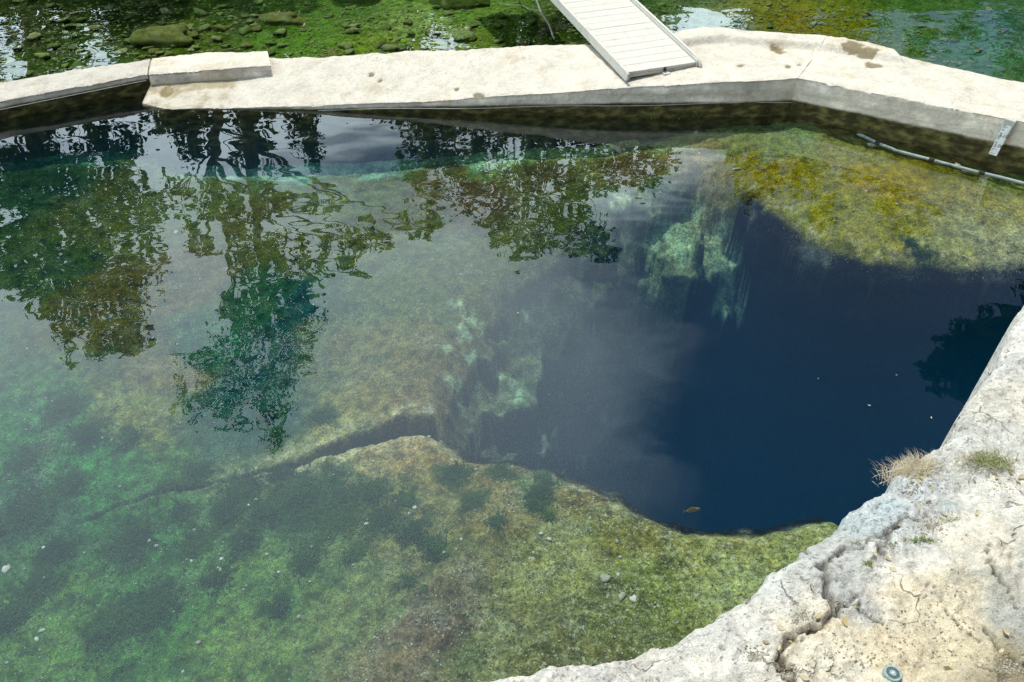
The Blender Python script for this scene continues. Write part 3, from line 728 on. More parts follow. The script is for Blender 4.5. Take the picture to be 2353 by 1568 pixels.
# ------------------------------------------------------------------ concrete wall
TOPC = np.array([0.58, 0.535, 0.445]); FACEC = np.array([0.72, 0.64, 0.52]); MOSS = np.array([0.070, 0.062, 0.020])
STAINS = []                                          # damp hollows: centre, radii
for a in [(1785, 127, 15, 8), (1772, 122, 8, 6), (1955, 128, 26, 11), (1990, 140, 26, 9), (2003, 163, 20, 7), (1808, 163, 10, 4), (1098, 184, 13, 5), (365, 152, 16, 9), (1700, 158, 7, 3), (1835, 160, 5, 3), (845, 205, 12, 3), (850, 138, 8, 4), (870, 148, 5, 3), (1048, 170, 6, 3)]:
    c0 = px(a[0], a[1], .42); STAINS.append((c0[0], c0[1], abs(px(a[0] + a[2], a[1], .42)[0] - c0[0]), abs(px(a[0], a[1] + a[3], .42)[1] - c0[1])))
def catmull(keys, vals, t):
    return np.interp(t, keys, vals)
def wall_sweep(name, fr, bk, zbot, step=0.022, nface=26, ntop=60, edge=0.02, chip=0.018, ragged=0.05, moss=None, cap=True, seed=0, rim=None, damp=None, topc=TOPC):
    """fr / bk: top front and top back edge points (x,y,z); returns mesh"""
    fr, bk = np.array(fr, float), np.array(bk, float)
    Ls = np.concatenate([[0], np.cumsum(np.hypot(*np.diff(fr[:, :2], axis=0).T))]); n = max(3, int(Ls[-1] / step))
    t = np.linspace(0, Ls[-1], n)
    FR = np.stack([np.interp(t, Ls, fr[:, k]) for k in range(3)], 1)
    Lb = np.concatenate([[0], np.cumsum(np.hypot(*np.diff(bk[:, :2], axis=0).T))])
    kb = np.interp(t, Ls, np.linspace(0, 1, len(fr)))
    kk = np.linspace(0, 1, len(bk))
    BK = np.stack([np.interp(kb, kk, bk[:, k]) for k in range(3)], 1)
    dirv = BK[:, :2] - FR[:, :2]; wid = np.hypot(dirv[:, 0], dirv[:, 1]); dirv = dirv / wid[:, None]
    BK[:, :2] += dirv * (ragged * fbm(t * 1.1, t * 0 + seed, 5, 5 + seed, .65))[:, None]
    rows, colr = [], []
    top_u = np.concatenate([np.linspace(0, 0.06, 8)[1:], np.linspace(0.06, 0.94, ntop), np.linspace(0.94, 1, 8)[:-1]])
    top_u = np.unique(np.round(top_u, 5)); top_u = top_u[(top_u > 0) & (top_u < 1)]
    prof = [('f', u) for u in list(np.linspace(0, 0.70, 8)) + list(np.linspace(0.715, 1, nface + 14))] + [('t', u) for u in top_u] + [('b', u) for u in np.linspace(1, 0, 10)]
    for ty, u in prof:
        if ty == 't':
            p = FR * (1 - u) + BK * u
            x, y = p[:, 0], p[:, 1]
            din = u * wid; dout = (1 - u) * wid
            h = 0.022 * fbm(x * 1.2, y * 1.2, 4, 3 + seed) + 0.008 * fbm(x * 7, y * 7, 4, 9 + seed, .6)
            ch = np.maximum(0, fbm(x * 3.5, y * 3.5, 4, 15 + seed, .6)) * chip * 2.4
            h = h - (edge * 0.5 + ch) * np.exp(-din / (edge * 1.2)) - (edge + ch * 1.5) * np.exp(-dout / (edge * 2))
            sm = np.zeros(n)
            for (cx, cy, rx, ry) in STAINS:
                wob = fbm(x * 9, y * 9, 4, 23, .6) * 0.55
                sm = np.maximum(sm, sstep(1.05, 0.8, np.hypot((x - cx) / rx, (y - cy) / ry) + wob))
            h = h - 0.014 * sm
            if rim is not None:
                rr = rim(p, din, dout)
                h = h + rr
            cc = np.tile(topc, (n, 1))
            cc = cc * (1 - 0.85 * sm[:, None]) + np.array([0.16, 0.125, 0.05]) * 0.85 * sm[:, None]
            if damp is not None:
                dm = damp(x, y)[:, None]
                cc = cc * (1 - dm) + np.array([0.30, 0.25, 0.13]) * dm
            p = p + np.array([0, 0, 1.0]) * h[:, None]
        else:
            e = FR if ty == 'f' else BK
            p = e.copy()
            p[:, 2] = zbot + (e[:, 2] - (edge if ty == 'b' else edge * .4) - zbot) * u
            x, z = t, p[:, 2]
            dsp = 0.018 * fbm(t * 1.4 + 50, z * 3, 4, 27 + seed) + 0.010 * fbm(t * 8, z * 12, 4, 33 + seed, .62)
            board = 0.004 * np.sign(np.sin(z * 42 + 0.6 * fbm(t * .4, z, 2, 3)))
            gouge = np.maximum(0, fbm(t * 5, z * 9, 4, 39 + seed, .6) - 0.33) * 0.10
            top_in = 0.02 * sstep(0.08, 0, e[:, 2] - z)
            off = (dsp + board - gouge - top_in)
            p[:, :2] += (-dirv if ty == 'f' else dirv) * off[:, None]
            mz = (moss(p[:, 0]) if moss is not None else -1) + 0.018 * fbm(t * 3, z * 3, 5, 43, .65)
            mw = sstep(0.015, -0.02, z - mz)[:, None]
            rust = sstep(.1, .4, fbm(t * 1.3, z * .6, 5, 49 + seed, .6))[:, None]
            fc = FACEC * (1 - 0.30 * rust) * (0.9 + 0.5 * sstep(.0, .5, fbm(t * 2.5, z * 4, 4, 53))[:, None])
            mc = MOSS * (0.6 + 2.0 * sstep(-.2, .5, fbm(t * 6, z * 14, 4, 57, .6)))[:, None]
            cc = fc * (1 - mw) + mc * mw
            if ty == 'b': cc = fc * 0.9
        rows.append(p); colr.append(cc)
    m_ = len(rows)
    V = np.stack(rows, 1).reshape(-1, 3); Cc = np.stack(colr, 1).reshape(-1, 3)
    Fc = grid_faces(m_, n).tolist()
    if cap:
        Fc.append(list(range(m_))); Fc.append([(n - 1) * m_ + k for k in range(m_)][::-1])
    return mk_mesh(name, V, Fc, True, Cc)

wall = empty('concrete_wall', (0, 10.3, 0), 'long pale concrete dam wall with a bend crossing behind the blue pool', 'wall')
def wpart(name, me):
    o = link(name, me, M_conc, wall); o.location = (0, -10.3, 0); return o
mossA = lambda x: np.interp(x, [-4.6, -2.5, -1, 1.2, 3.4], [0.0, 0.02, 0.09, 0.19, 0.21])
mossB = lambda x: np.interp(x, [3.4, 5.6, 8], [0.21, 0.27, 0.30])
mossK = lambda x: np.interp(x, [-9, -6.2, -4.7], [0.20, 0.16, 0.20])
dampA = lambda x, y: 0.75 * sstep(-3.45, -3.6, x + 0.10 * fbm(x * 6, y * 6, 4, 77)) * (0.15 + 0.85 * sstep(-.1, .35, fbm(x * 5, y * 5, 4, 79, .6) + 0.6 * sstep(10.2, 10.5, y)))
kz = lambda px_, py_, Y: pxY(px_, py_, Y)
# main walkway, from the stepped end on the left to the bend
fr = [(-4.62, 10.06, .03), px(376, 251, 0.012), px(525, 249, .02), px(700, 245, .05), px(1000, 232, .16), px(1400, 205, .365), px(1741, 186, .465), px(1833, 180, .475)]
bk = [(-4.60, 10.95, .22), (-4.1, 10.98, .23), px(570, 123, .26), px(640, 133, .28), px(960, 114, .36), px(1345, 98, .46), px(1640, 72, .48), px(1900, 92, .48)]
def rimA(p, din, dout):
    on = sstep(2.02, 2.25, p[:, 0])
    return 0.075 * on * sstep(0.42, 0.30, dout)
walkway = wpart('walkway', wall_sweep('walkway', fr, bk, -1.7, moss=mossA, seed=1, rim=rimA, damp=dampA, ragged=0.14))
# section after the bend
A0 = px(1837, 180.5, .475); A1 = np.array([5.48, 8.46, .54]); A2 = np.array([8.4, 6.52, .56])
b0 = px(1903, 92, .485)
bkB = [b0, px(1960, 100, .49), px(2062, 121, .49), px(2150, 147, .47), px(2353, 185, .5), np.array([9.2, 7.6, .52])]
def rimB(p, din, dout):
    return 0.07 * sstep(4.80, 4.76, p[:, 0]) * sstep(0.42, 0.28, dout)
A0 = A0 + np.array([-0.03, 0.012, -0.003]); b0 = b0 + np.array([-0.10, 0.03, -0.004]); bkB[0] = b0
frB = [A0, A0 + (A1 - A0) * .35, A0 + (A1 - A0) * .7, A1, A1 + (A2 - A1) * .3, A2]
section = wpart('end_section', wall_sweep('end_section', frB, bkB, -1.7, moss=mossB, seed=4, rim=rimB, ragged=0.09))
# narrow kerb running out of the picture on the left
yk0, yk1 = px(0, 275, 0)[1], px(342, 214, 0)[1]
K0, K1 = pxY(0, 232, yk0), pxY(338, 170, yk1)
dK = (K0 - K1)
frK = [K0 + dK * 1.6, K0 + dK * .5, K0, K0 - dK * .5, K1 + np.array([0.0, 0, 0])]
bK0, bK1 = px(0, 186, K0[2]), px(345, 131, K1[2]); dB = bK0 - bK1
bkK = [bK0 + dB * 1.6, bK0 + dB * .5, bK0, bK0 - dB * .5, bK1]
kerb = wpart('kerb', wall_sweep('kerb', frK, bkK, -1.4, moss=mossK, seed=8, ntop=30, ragged=0.06, topc=np.array([0.47, 0.44, 0.375])))
# raised block sitting at the end of the kerb
B0 = K1 + np.array([0.012, 0, 0]); B1 = pxY(622, 149, 10.58)
bkb = [px(347, 130, K1[2]) + np.array([0.012, 0, 0]), px(480, 116, K1[2]), px(613, 111, B1[2])]
block = wpart('kerb_block', wall_sweep('kerb_block', [B0, (B0 + B1) / 2, B1], bkb, -0.05, seed=12, ntop=34, ragged=0.06, edge=0.035, chip=0.03))

# thin cables along the foot of the wall
def cable(name, pts, r, mat, label, cat):
    V, Fc = tube(pts, r, 6); me = mk_mesh(name, V, Fc, True)
    return tag(link(name, me, mat), label, cat)
ptsC = [(x, np.interp(x, [-2.5, 1.16, 3.40], [9.955, 9.72, 9.775]) - 0.035, float(mossA(x)) - 0.02 + 0.008 * math.sin(x * 3)) for x in np.linspace(-2.4, 3.38, 40)]
cable('cable', ptsC, 0.0035, M_wood, 'thin pale cable along the moss line of the main wall face', 'cable')
ptsK = []
for s_ in np.linspace(0.02, 1.15, 24):
    q = K1 + dK * s_; ptsK.append((q[0] + 0.02, q[1] - 0.035, float(mossK(q[0])) - 0.012))
cable('cable', ptsK, 0.0035, M_wood, 'thin pale cable along the narrow kerb at the far left', 'cable')

# ------------------------------------------------------------------ gangway
ga, gb = px(1442, 172, .50), px(1598, 138, .50)
gc, gd = px(1264, 0, .69), px(1462, 0, .69)
ax = ((gc - ga) / np.linalg.norm(gc - ga) + (gd - gb) / np.linalg.norm(gd - gb)); ax /= np.linalg.norm(ax)
eu = gb - ga; GW = 0.99
eu = eu - ax * np.dot(eu, ax); eu /= np.linalg.norm(eu)
mid = (ga + gb) / 2
from mathutils import Matrix
up_ = np.cross(eu, ax)
gang = empty('gangway', tuple(mid), 'white aluminium gangway with ribbed deck planks resting on the concrete wall', 'gangway')
gang.matrix_world = Matrix(((eu[0], ax[0], up_[0], mid[0]), (eu[1], ax[1], up_[1], mid[1]), (eu[2], ax[2], up_[2], mid[2]), (0, 0, 0, 1)))
def gpart(name, me, mat, loc=(0, 0, 0), par=None):
    o = link(name, me, mat, par or gang); o.location = loc; return o
pitch = 0.165; hw = GW / 2
pm = bevel_box('deck_plank', -hw + 0.022, hw - 0.022, 0.001, pitch - 0.001, -0.035, 0.0, 0.0035, 1)
rpm = random.Random(3)
for i in range(36):
    o = gpart('deck_plank', pm, M_alu, (0, i * pitch, rpm.uniform(-.0012, .0012)))
GL = 36 * pitch
bm = bmesh.new()
def addbox(bm, x0, x1, y0, y1, z0, z1):
    V, Fc = boxv(x0, x1, y0, y1, z0, z1); vs = [bm.verts.new(v) for v in V]
    for f in Fc: bm.faces.new([vs[k] for k in f])
# left side rail: channel with rounded nose
def rail_mesh(x0, x1, name, nose):
    prof = []
    V, Fc = [], []
    pts = [(-0.045 * nose, -0.085), (-0.075 * nose, -0.06), (-0.085 * nose, -0.02), (-0.07 * nose, 0.012), (-0.03 * nose, 0.028), (0.02, 0.032), (GL, 0.032), (GL, -0.085)]
    for x in (x0, x1):
        for (y, z) in pts: V.append((x, y, z))
    n = len(pts)
    Fc.append(tuple(range(n))); Fc.append(tuple(range(2 * n - 1, n - 1, -1)))
    for k in range(n): Fc.append((k, n + k, n + (k + 1) % n, (k + 1) % n))
    bm = bmesh.new(); vs = [bm.verts.new(v) for v in V]
    for f in Fc: bm.faces.new([vs[k] for k in f])
    bmesh.ops.recalc_face_normals(bm, faces=bm.faces[:])
    bmesh.ops.bevel(bm, geom=bm.edges[:], offset=0.003, segments=1, affect='EDGES')
    return bm_mesh(name, bm)
gpart('side_rail', rail_mesh(-hw - 0.012, -hw + 0.020, 'side_rail', 1.0), M_alu2)
gpart('side_rail', rail_mesh(hw - 0.020, hw + 0.012, 'side_rail', 0.3), M_alu2)
V, Fc = tube([(hw + 0.004, GL, 0.045), (hw + 0.004, 0.15, 0.045), (hw + 0.006, 0.02, 0.035), (hw + 0.012, -0.05, -0.01), (hw + 0.02, -0.085, -0.055)], [0.016, 0.016, 0.016, 0.017, 0.013], 10)
gpart('hand_pipe', mk_mesh('hand_pipe', V, Fc, True), M_alu)
# bracket with a hole at the right-hand corner
bm = bmesh.new()
ring_o = [(-0.055, -0.20), (0.035, -0.20), (0.058, -0.165), (0.058, 0.0), (-0.075, 0.0), (-0.075, -0.17)]
hole = [(-0.012 + 0.018 * math.cos(a), -0.135 + 0.018 * math.sin(a)) for a in np.linspace(0, 2 * math.pi, 13)[:-1]]
vo = [bm.verts.new((x, y, 0)) for x, y in ring_o]; vh = [bm.verts.new((x, y, 0)) for x, y in hole]
eo = [bm.edges.new((vo[i], vo[(i + 1) % len(vo)])) for i in range(len(vo))]; eh = [bm.edges.new((vh[i], vh[(i + 1) % 12])) for i in range(12)]
bmesh.ops.triangle_fill(bm, edges=eo + eh, use_beauty=True)
r_ = bmesh.ops.extrude_face_region(bm, geom=bm.faces[:])
for v in [e for e in r_['geom'] if isinstance(e, bmesh.types.BMVert)]: v.co.z -= 0.012
bmesh.ops.recalc_face_normals(bm, faces=bm.faces[:])
gpart('bracket', bm_mesh('bracket', bm), M_alu2, (hw + 0.02, 0.03, -0.055))
gpart('hinge_tab', bevel_box('hinge_tab', -0.045, 0.045, -0.075, 0.02, -0.055, -0.045, 0.003), M_alu2, (0.05, 0, -0.012))
gpart('hinge_pin', bevel_box('hinge_pin', -0.014, 0.014, -0.02, 0.02, -0.05, -0.004, 0.003), M_dark, (0.04, 0, 0))
gpart('end_beam', bevel_box('end_beam', -hw + 0.022, hw - 0.022, 0.0, 0.05, -0.075, -0.037, 0.003), M_alu2)
for i in range(9):
    gpart('cross_beam', bevel_box('cross_beam', -hw + 0.022, hw - 0.022, 0.62 + i * 0.6, 0.66 + i * 0.6, -0.085, -0.0375, 0.003), M_alu2)

# ------------------------------------------------------------------ staff gauge on the wall after the bend
wn_ = np.array([-(A1 - A0)[1], (A1 - A0)[0], 0]); wn_ /= np.linalg.norm(wn_); wn_ = -wn_ if wn_[1] > 0 else wn_
pl0 = A0 + wn_ * 0.05
TL, TR, BL, BR = [pxplane(a, b, pl0, wn_) for a, b in ((2306, 273.7), (2338, 280), (2272, 350), (2294, 354))]
top_, bot_ = (TL + TR) / 2, (BL + BR) / 2
gy_ = top_ - bot_; GH = np.linalg.norm(gy_); gy_ /= GH
gx_ = np.cross(gy_, wn_); gx_ /= np.linalg.norm(gx_); gz_ = np.cross(gx_, gy_)
gwid = 0.5 * (np.linalg.norm(TR - TL) + np.linalg.norm(BR - BL))
gauge = empty('staff_gauge', tuple(bot_), 'white water level gauge board on the wall above the pool at the right edge', 'gauge')
gauge.matrix_world = Matrix(((gx_[0], gy_[0], gz_[0], bot_[0]), (gx_[1], gy_[1], gz_[1], bot_[1]), (gx_[2], gy_[2], gz_[2], bot_[2]), (0, 0, 0, 1)))
sgn = 1.0 if np.dot(gz_, wn_) > 0 else -1.0
hg = gwid / 2
def gpt(name, me, mat, par=None):
    return link(name, me, mat, par or gauge)
gpt('backing_board', bevel_box('backing_board', -hg, hg, 0.12, GH, -0.045 * sgn if sgn > 0 else 0.0, 0.0 if sgn > 0 else 0.045, 0.004), M_wood)
plate = gpt('plate', bevel_box('plate', -hg * 0.72, hg * 0.72, -0.02, GH - 0.06, 0.0015 if sgn > 0 else -0.0115, 0.0115 if sgn > 0 else -0.0015, 0.002), M_plate)
zf = 0.0135 * sgn
for k in range(34):
    ln = 0.45 if k % 5 else 0.85
    y = 0.0 + k * 0.0105
    if random.random() < 0.25: continue
    Vt = [(-hg * 0.66, y, zf), (-hg * 0.66 + hg * ln, y, zf), (-hg * 0.66 + hg * ln, y + 0.004, zf), (-hg * 0.66, y + 0.004, zf)]
    gpt('scale_mark', mk_mesh('scale_mark', Vt, [(0, 1, 2, 3)], False), M_ink, plate)
def text_mesh(name, body, size):
    cu = bpy.data.curves.new(name, 'FONT'); cu.body = body; cu.size = size; cu.align_x = 'CENTER'
    o = bpy.data.objects.new(name, cu); C.objects.link(o)
    dg = bpy.context.evaluated_depsgraph_get(); dg.update()
    me = bpy.data.meshes.new_from_object(o.evaluated_get(dg)); bpy.data.objects.remove(o)
    return me
for body, y in (('3.10', 0.20), ('3.00', 0.08)):
    tm = text_mesh('numeral', body, 0.055); o = gpt('numeral', tm, M_ink, plate)
    o.location = (hg * 0.20, y, zf + 0.001 * sgn)
    if sgn < 0: o.scale = (-1, 1, 1)

# ------------------------------------------------------------------ pipe on the pool floor
pp = []
for a in [(1880, 266), (1943, 291), (2011, 322), (2060, 343), (2137, 363), (2190, 377), (2243, 391), (2300, 404), (2353, 418), (2450, 448)]:
    q = px(a[0], a[1], -0.01); pp.append((q[0], q[1], -0.03))
pp = [tuple(Vector(p) + Vector((0, 0, 0))) for p in pp]
pipe = empty('pipe', pp[4], 'pale algae stained pipe lying on the pool floor along the right wall', 'pipe')
V, Fc = tube(pp, 0.018, 12); o = link('pipe_body', mk_mesh('pipe_body', V, Fc, True), M_pipe, pipe); o.location = -Vector(pp[4])
for k, fpos in ((2, .15), (4, .1), (6, .25)):
    a_, b_ = Vector(pp[k]), Vector(pp[k + 1]); c_ = a_.lerp(b_, fpos); d_ = (b_ - a_).normalized() * 0.03
    V, Fc = tube([c_ - d_, c_ + d_], 0.0225, 12); o = link('clamp', mk_mesh('clamp', V, Fc, False), M_dark, pipe); o.location = -Vector(pp[4])

# ------------------------------------------------------------------ foreground limestone ledge
EDGE = [(2353, 690), (2325, 760), (2292, 830), (2240, 892), (2207, 935), (2190, 978), (2150, 1018), (2100, 1045), (2058, 1080), (2046, 1112), (1990, 1142), (1950, 1164), (1918, 1198), (1885, 1226),
        (1800, 1292), (1740, 1334), (1640, 1400), (1570, 1448), (1450, 1482), (1300, 1514), (1130, 1534), (900, 1560), (500, 1640), (0, 1760), (-700, 1800)]
EZ = 0.95
EV = [np.array([6.6, 7.2]), np.array([5.2, 6.2]), np.array([4.3, 5.45])] + [px(a, b, EZ)[:2] for a, b in EDGE]
ROCK_POLY = np.array(EV + [np.array([-4.5, -4.5]), np.array([9, -4.5]), np.array([9, 8.0])])
CR1 = [(1945, 1240), (1936, 1250), (1893, 1292), (1909, 1322), (1904, 1357), (1921, 1396), (1902, 1421), (1832, 1461), (1801, 1501), (1816, 1555), (1822, 1600)]
CR2 = [(2108, 1168), (2062, 1199), (2026, 1222), (1990, 1240), (1940, 1248)]
CR3 = [(2062, 1199), (2050, 1236), (2020, 1262)]
CR4 = [(1921, 1396), (1955, 1370), (1964, 1345)]
CR5 = [(2400, 1560), (2353, 1537), (2300, 1500), (2278, 1470), (2262, 1440)]
CR6 = [(2345, 1400), (2290, 1330), (2270, 1290), (2265, 1250)]
CR7 = [(2040, 1418), (1985, 1385), (1965, 1345)]
CR8 = [(2240, 1480), (2180, 1400), (2140, 1330)]
CRACKS = [(CR1, .0125, .05), (CR2, .009, .04), (CR3, .008, .04), (CR4, .009, .04), (CR5, .010, .04), (CR6, .007, .025), (CR7, .006, .015), (CR8, .005, .012)]
CRV = [(P2(c, 1.02), wd, dp) for c, wd, dp in CRACKS]
def rock_eval(x, y):
    P = np.stack([np.ravel(x), np.ravel(y)], 1)
    jag = np.stack([fbm(P[:, 0] * 3.2, P[:, 1] * 3.2, 5, 121, .6), fbm(P[:, 0] * 3.2 + 7, P[:, 1] * 3.2, 5, 127, .6)], 1)
    Q = P + jag * 0.055
    d, _ = poly_dist(Q, ROCK_POLY); ins = inside(Q, ROCK_POLY)
    z = EZ + 0.10 * sstep(0, 1.0, np.where(ins, d, 0)) + 0.9 * sstep(1.9, -0.6, P[:, 1]) + 0.8 * sstep(3.9, 6.5, P[:, 0])
    z = z + fbm(P[:, 0] * 1.3, P[:, 1] * 1.3, 4, 131) * 0.06
    # platy relief: worn terraces
    pl = fbm(P[:, 0] * 2.4, P[:, 1] * 2.4, 5, 137, .55)
    z = z + 0.022 * (np.floor(pl * 6) + sstep(0.75, 1.0, (pl * 6) % 1.0)) / 1.6
    rough = 1.0 + 1.6 * np.exp(-np.where(ins, d, 0) / 0.25)
    z = z + rough * (0.010 * ridged(P[:, 0] * 6, P[:, 1] * 6, 4, 141) + 0.008 * fbm(P[:, 0] * 18, P[:, 1] * 18, 4, 149, .6))
    pitn = fbm(P[:, 0] * 11, P[:, 1] * 11, 4, 151, .62)
    z = z - 0.03 * sstep(0.28, 0.5, pitn) * np.clip(rough - .6, 0, 2)
    cw = P + np.stack([fbm(P[:, 0] * 9, P[:, 1] * 9, 4, 161, .6), fbm(P[:, 0] * 9 + 7, P[:, 1] * 9, 4, 167, .6)], 1) * 0.07
    cm = np.zeros(len(P)); cz = np.zeros(len(P))
    for V, wd, dp in CRV:
        dd, _ = line_dist(cw, V)
        k = sstep(wd * 1.6, wd * 0.4, dd * (1 + 0.8 * fbm(P[:, 0] * 5, P[:, 1] * 5, 3, 163)))
        cm = np.maximum(cm, k); cz = np.maximum(cz, k * dp)
    z = z - cz
    # rounded nose then overhanging drop to the water
    z = z - np.where(ins, 0.10 * np.exp(-d / 0.05), 0.10 + np.minimum(d * 22, 2.6))
    return z, np.where(ins, d, -d), cm, pitn, P
def rz_at(x, y):
    return float(rock_eval(np.array([x]), np.array([y]))[0][0])
def on_rock(x, y):
    z = 1.0
    for _ in range(5):
        p = px(x, y, z); z = rz_at(p[0], p[1])
    p = px(x, y, z); return np.array([p[0], p[1], z])
rx = np.concatenate([np.arange(-4.4, -0.5, 0.12), np.arange(-0.5, 4.0, 0.0135), np.arange(4.0, 8.6, 0.12)])
ry = np.concatenate([np.arange(-4.3, 1.75, 0.12), np.arange(1.75, 5.1, 0.0135), np.arange(5.1, 7.6, 0.12)])
RX, RY = np.meshgrid(rx, ry)
RZ, RD, CM, PITN, RP = rock_eval(RX, RY)
rc_ctrl = [((2300, 800), (225, 220, 208)), ((2250, 1000), (215, 212, 200)), ((2060, 1130), (205, 210, 208)), ((2330, 1150), (226, 220, 205)), ((1900, 1230), (196, 196, 188)), ((1980, 1180), (190, 200, 198)), ((2150, 1180), (205, 205, 198)), ((1800, 1350), (226, 224, 214)),
           ((1650, 1450), (228, 222, 208)), ((1850, 1400), (228, 214, 184)), ((1950, 1330), (196, 196, 188)), ((2080, 1300), (226, 220, 206)), ((2150, 1380), (216, 202, 172)), ((2050, 1480), (214, 198, 166)), ((2200, 1480), (206, 192, 160)), ((2250, 1250), (224, 214, 192)),
           ((2330, 1300), (196, 192, 178)), ((2300, 1540), (150, 138, 108)), ((2340, 1430), (168, 168, 158)), ((1900, 1530), (226, 216, 192)), ((1600, 1540), (230, 222, 206)), ((1300, 1560), (228, 222, 210)), ((2330, 900), (222, 214, 196))]
rc = idw(RP + np.stack([fbm(RP[:, 0] * 3, RP[:, 1] * 3, 4, 171), fbm(RP[:, 0] * 3 + 4, RP[:, 1] * 3, 4, 177)], 1) * 0.22,
         np.array([px(a[0][0], a[0][1], 1.02)[:2] for a in rc_ctrl]), np.array([lin(a[1]) for a in rc_ctrl]), 4, 0.08) * 0.80
teal = np.zeros(len(RP))
for a in [(2060, 1150, 40, 22), (2040, 1170, 36, 12), (2130, 1010, 26, 18), (2190, 1150, 20, 10)]:
    c0 = px(a[0], a[1], 1.0); r = abs(px(a[0] + a[2], a[1], 1.0)[0] - c0[0])
    teal = np.maximum(teal, sstep(1.1, 0.5, np.hypot((RP[:, 0] - c0[0]) / r, (RP[:, 1] - c0[1]) / (r * .6)) + 0.7 * fbm(RP[:, 0] * 8, RP[:, 1] * 8, 4, 181)))
rc = rc * (1 - 0.5 * teal[:, None]) + np.array([0.36, 0.47, 0.47]) * 0.5 * teal[:, None]
rc = rc * (1 - 0.9 * CM[:, None]) + np.array([0.055, 0.048, 0.030]) * 0.9 * CM[:, None]
soil = np.zeros(len(RP))
for a in [(1735, 1505, 16), (1815, 1525, 18), (2310, 1545, 40), (1800, 1500, 20), (1925, 1370, 16), (2140, 1185, 28)]:
    c0 = px(a[0], a[1], 1.02); r = abs(px(a[0] + a[2], a[1], 1.02)[0] - c0[0])
    soil = np.maximum(soil, sstep(1.0, 0.4, np.hypot(RP[:, 0] - c0[0], (RP[:, 1] - c0[1]) * 1.2) / r + 0.9 * fbm(RP[:, 0] * 10, RP[:, 1] * 10, 5, 191, .65)))
rc = rc * (1 - 0.75 * soil[:, None]) + np.array([0.17, 0.135, 0.085]) * 0.75 * soil[:, None]
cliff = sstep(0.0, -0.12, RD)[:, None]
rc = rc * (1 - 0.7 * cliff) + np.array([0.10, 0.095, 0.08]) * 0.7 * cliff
wxa = sstep(0.75, 0.05, RD) * (RD > -.2) * 0.9 + 0.5 * sstep(1.5, 2.6, RP[:, 0]) * sstep(4.2, 2.8, RP[:, 1]) * 0.4
_rf = grid_faces(len(rx), len(ry)); _rf = _rf[(RD[_rf] > -0.13).any(1)]
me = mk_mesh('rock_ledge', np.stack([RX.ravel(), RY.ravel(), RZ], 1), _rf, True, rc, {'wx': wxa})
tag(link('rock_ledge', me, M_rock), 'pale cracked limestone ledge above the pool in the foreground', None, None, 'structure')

# ------------------------------------------------------------------ stones
def stone_mesh(seed, flat=0.55, ang=0.25, sub=2):
    bm = bmesh.new(); bmesh.ops.create_icosphere(bm, subdivisions=sub, radius=1.0)
    r = random.Random(seed); off = r.uniform(0, 100)
    from mathutils import noise as mn
    for v in bm.verts:
        k = 1 + ang * mn.noise(v.co * 1.3 + Vector((off, 0, 0))) * 1.6 + 0.08 * mn.noise(v.co * 4 + Vector((0, off, 0)))
        v.co = v.co * k
        v.co.z *= flat
    return bm_mesh('stone', bm, True)
peb = [stone_mesh(20 + i, 0.5, 0.35, 1) for i in range(5)]
cob = [stone_mesh(40 + i, 0.42, 0.5, 2) for i in range(8)]
def mesh_mat(ms, mat):
    out_ = []
    for m_ in ms:
        c = m_.copy(); c.materials.clear(); c.materials.append(mat); out_.append(c)
    return out_
peb_p = mesh_mat(peb, M_pebble); cob_p = mesh_mat(cob, M_pebble); cob_c = mesh_mat(cob, M_cobble)
def place_stone(me, p, r, name, label, cat, group, k=(1, 1, 1), sink=0.25):
    o = bpy.data.objects.new(name, me); C.objects.link(o)
    o.location = (p[0], p[1], p[2] + r * 0.5 * (1 - sink)); o.scale = (r * k[0], r * k[1], r * k[2])
    o.rotation_euler = (random.uniform(-.25, .25), random.uniform(-.25, .25), random.uniform(0, 6.28))
    return tag(o, label, cat, group)
# pale stones that stand out on the pool floor (survey position, half width in picture units)
spots = [((842, 1205, 7), 'pale stone on the near pool floor left of the dark algae'), ((953, 1167, 8), 'upright pale stone on the floor below the fissure'), ((940, 1180, 5), None), ((908, 1150, 5), None), ((1244, 1227, 8), 'squarish white stone below the round dark algae clump'),
         ((1262, 1240, 8), 'buff stone beside the squarish white one'), ((1418, 1245, 6), None), ((1388, 1330, 13), 'largest tan stone on the floor near the limestone ledge'), ((1420, 1322, 7), None), ((1430, 1371, 11), 'flat oval pale stone near the limestone ledge'), ((1456, 1378, 12), 'rounded grey stone in a dark hollow near the ledge'),
         ((1490, 1275, 5), None), ((1257, 1142, 6), 'small pale stone at the top of the dark algae strip'), ((588, 1150, 6), None), ((572, 1162, 5), None), ((632, 1175, 6), None), ((16, 1308, 10), 'white angular stone at the left picture edge'), ((344, 1243, 6), None), ((100, 1260, 5), None), ((360, 1255, 5), None),
         ((510, 1285, 6), None), ((505, 1310, 9), None), ((555, 1247, 8), None), ((565, 1250, 7), None), ((97, 1450, 8), 'elongated yellow stone at the lower left'), ((85, 1470, 7), None), ((440, 1290, 5), None), ((640, 1315, 5), None), ((1692, 390, 9), 'white oval stone on the olive shelf'), ((1516, 443, 6), None),
         ((1990, 440, 5), None), ((2060, 470, 5), None), ((1140, 1370, 5), None), ((1060, 1240, 5), None), ((1552, 300, 14), 'large pale stone at the foot of the wall shadow'), ((1480, 303, 8), None), ((1600, 305, 7), None), ((405, 535, 7), None), ((230, 520, 7), None), ((270, 488, 6), None), ((300, 505, 5), None), ((475, 1090, 5), None),
         ((352, 778, 6), None), ((298, 577, 5), None), ((2003, 335, 12), 'pale stone by the start of the pipe'), ((2200, 385, 9), None), ((2215, 395, 8), None)]
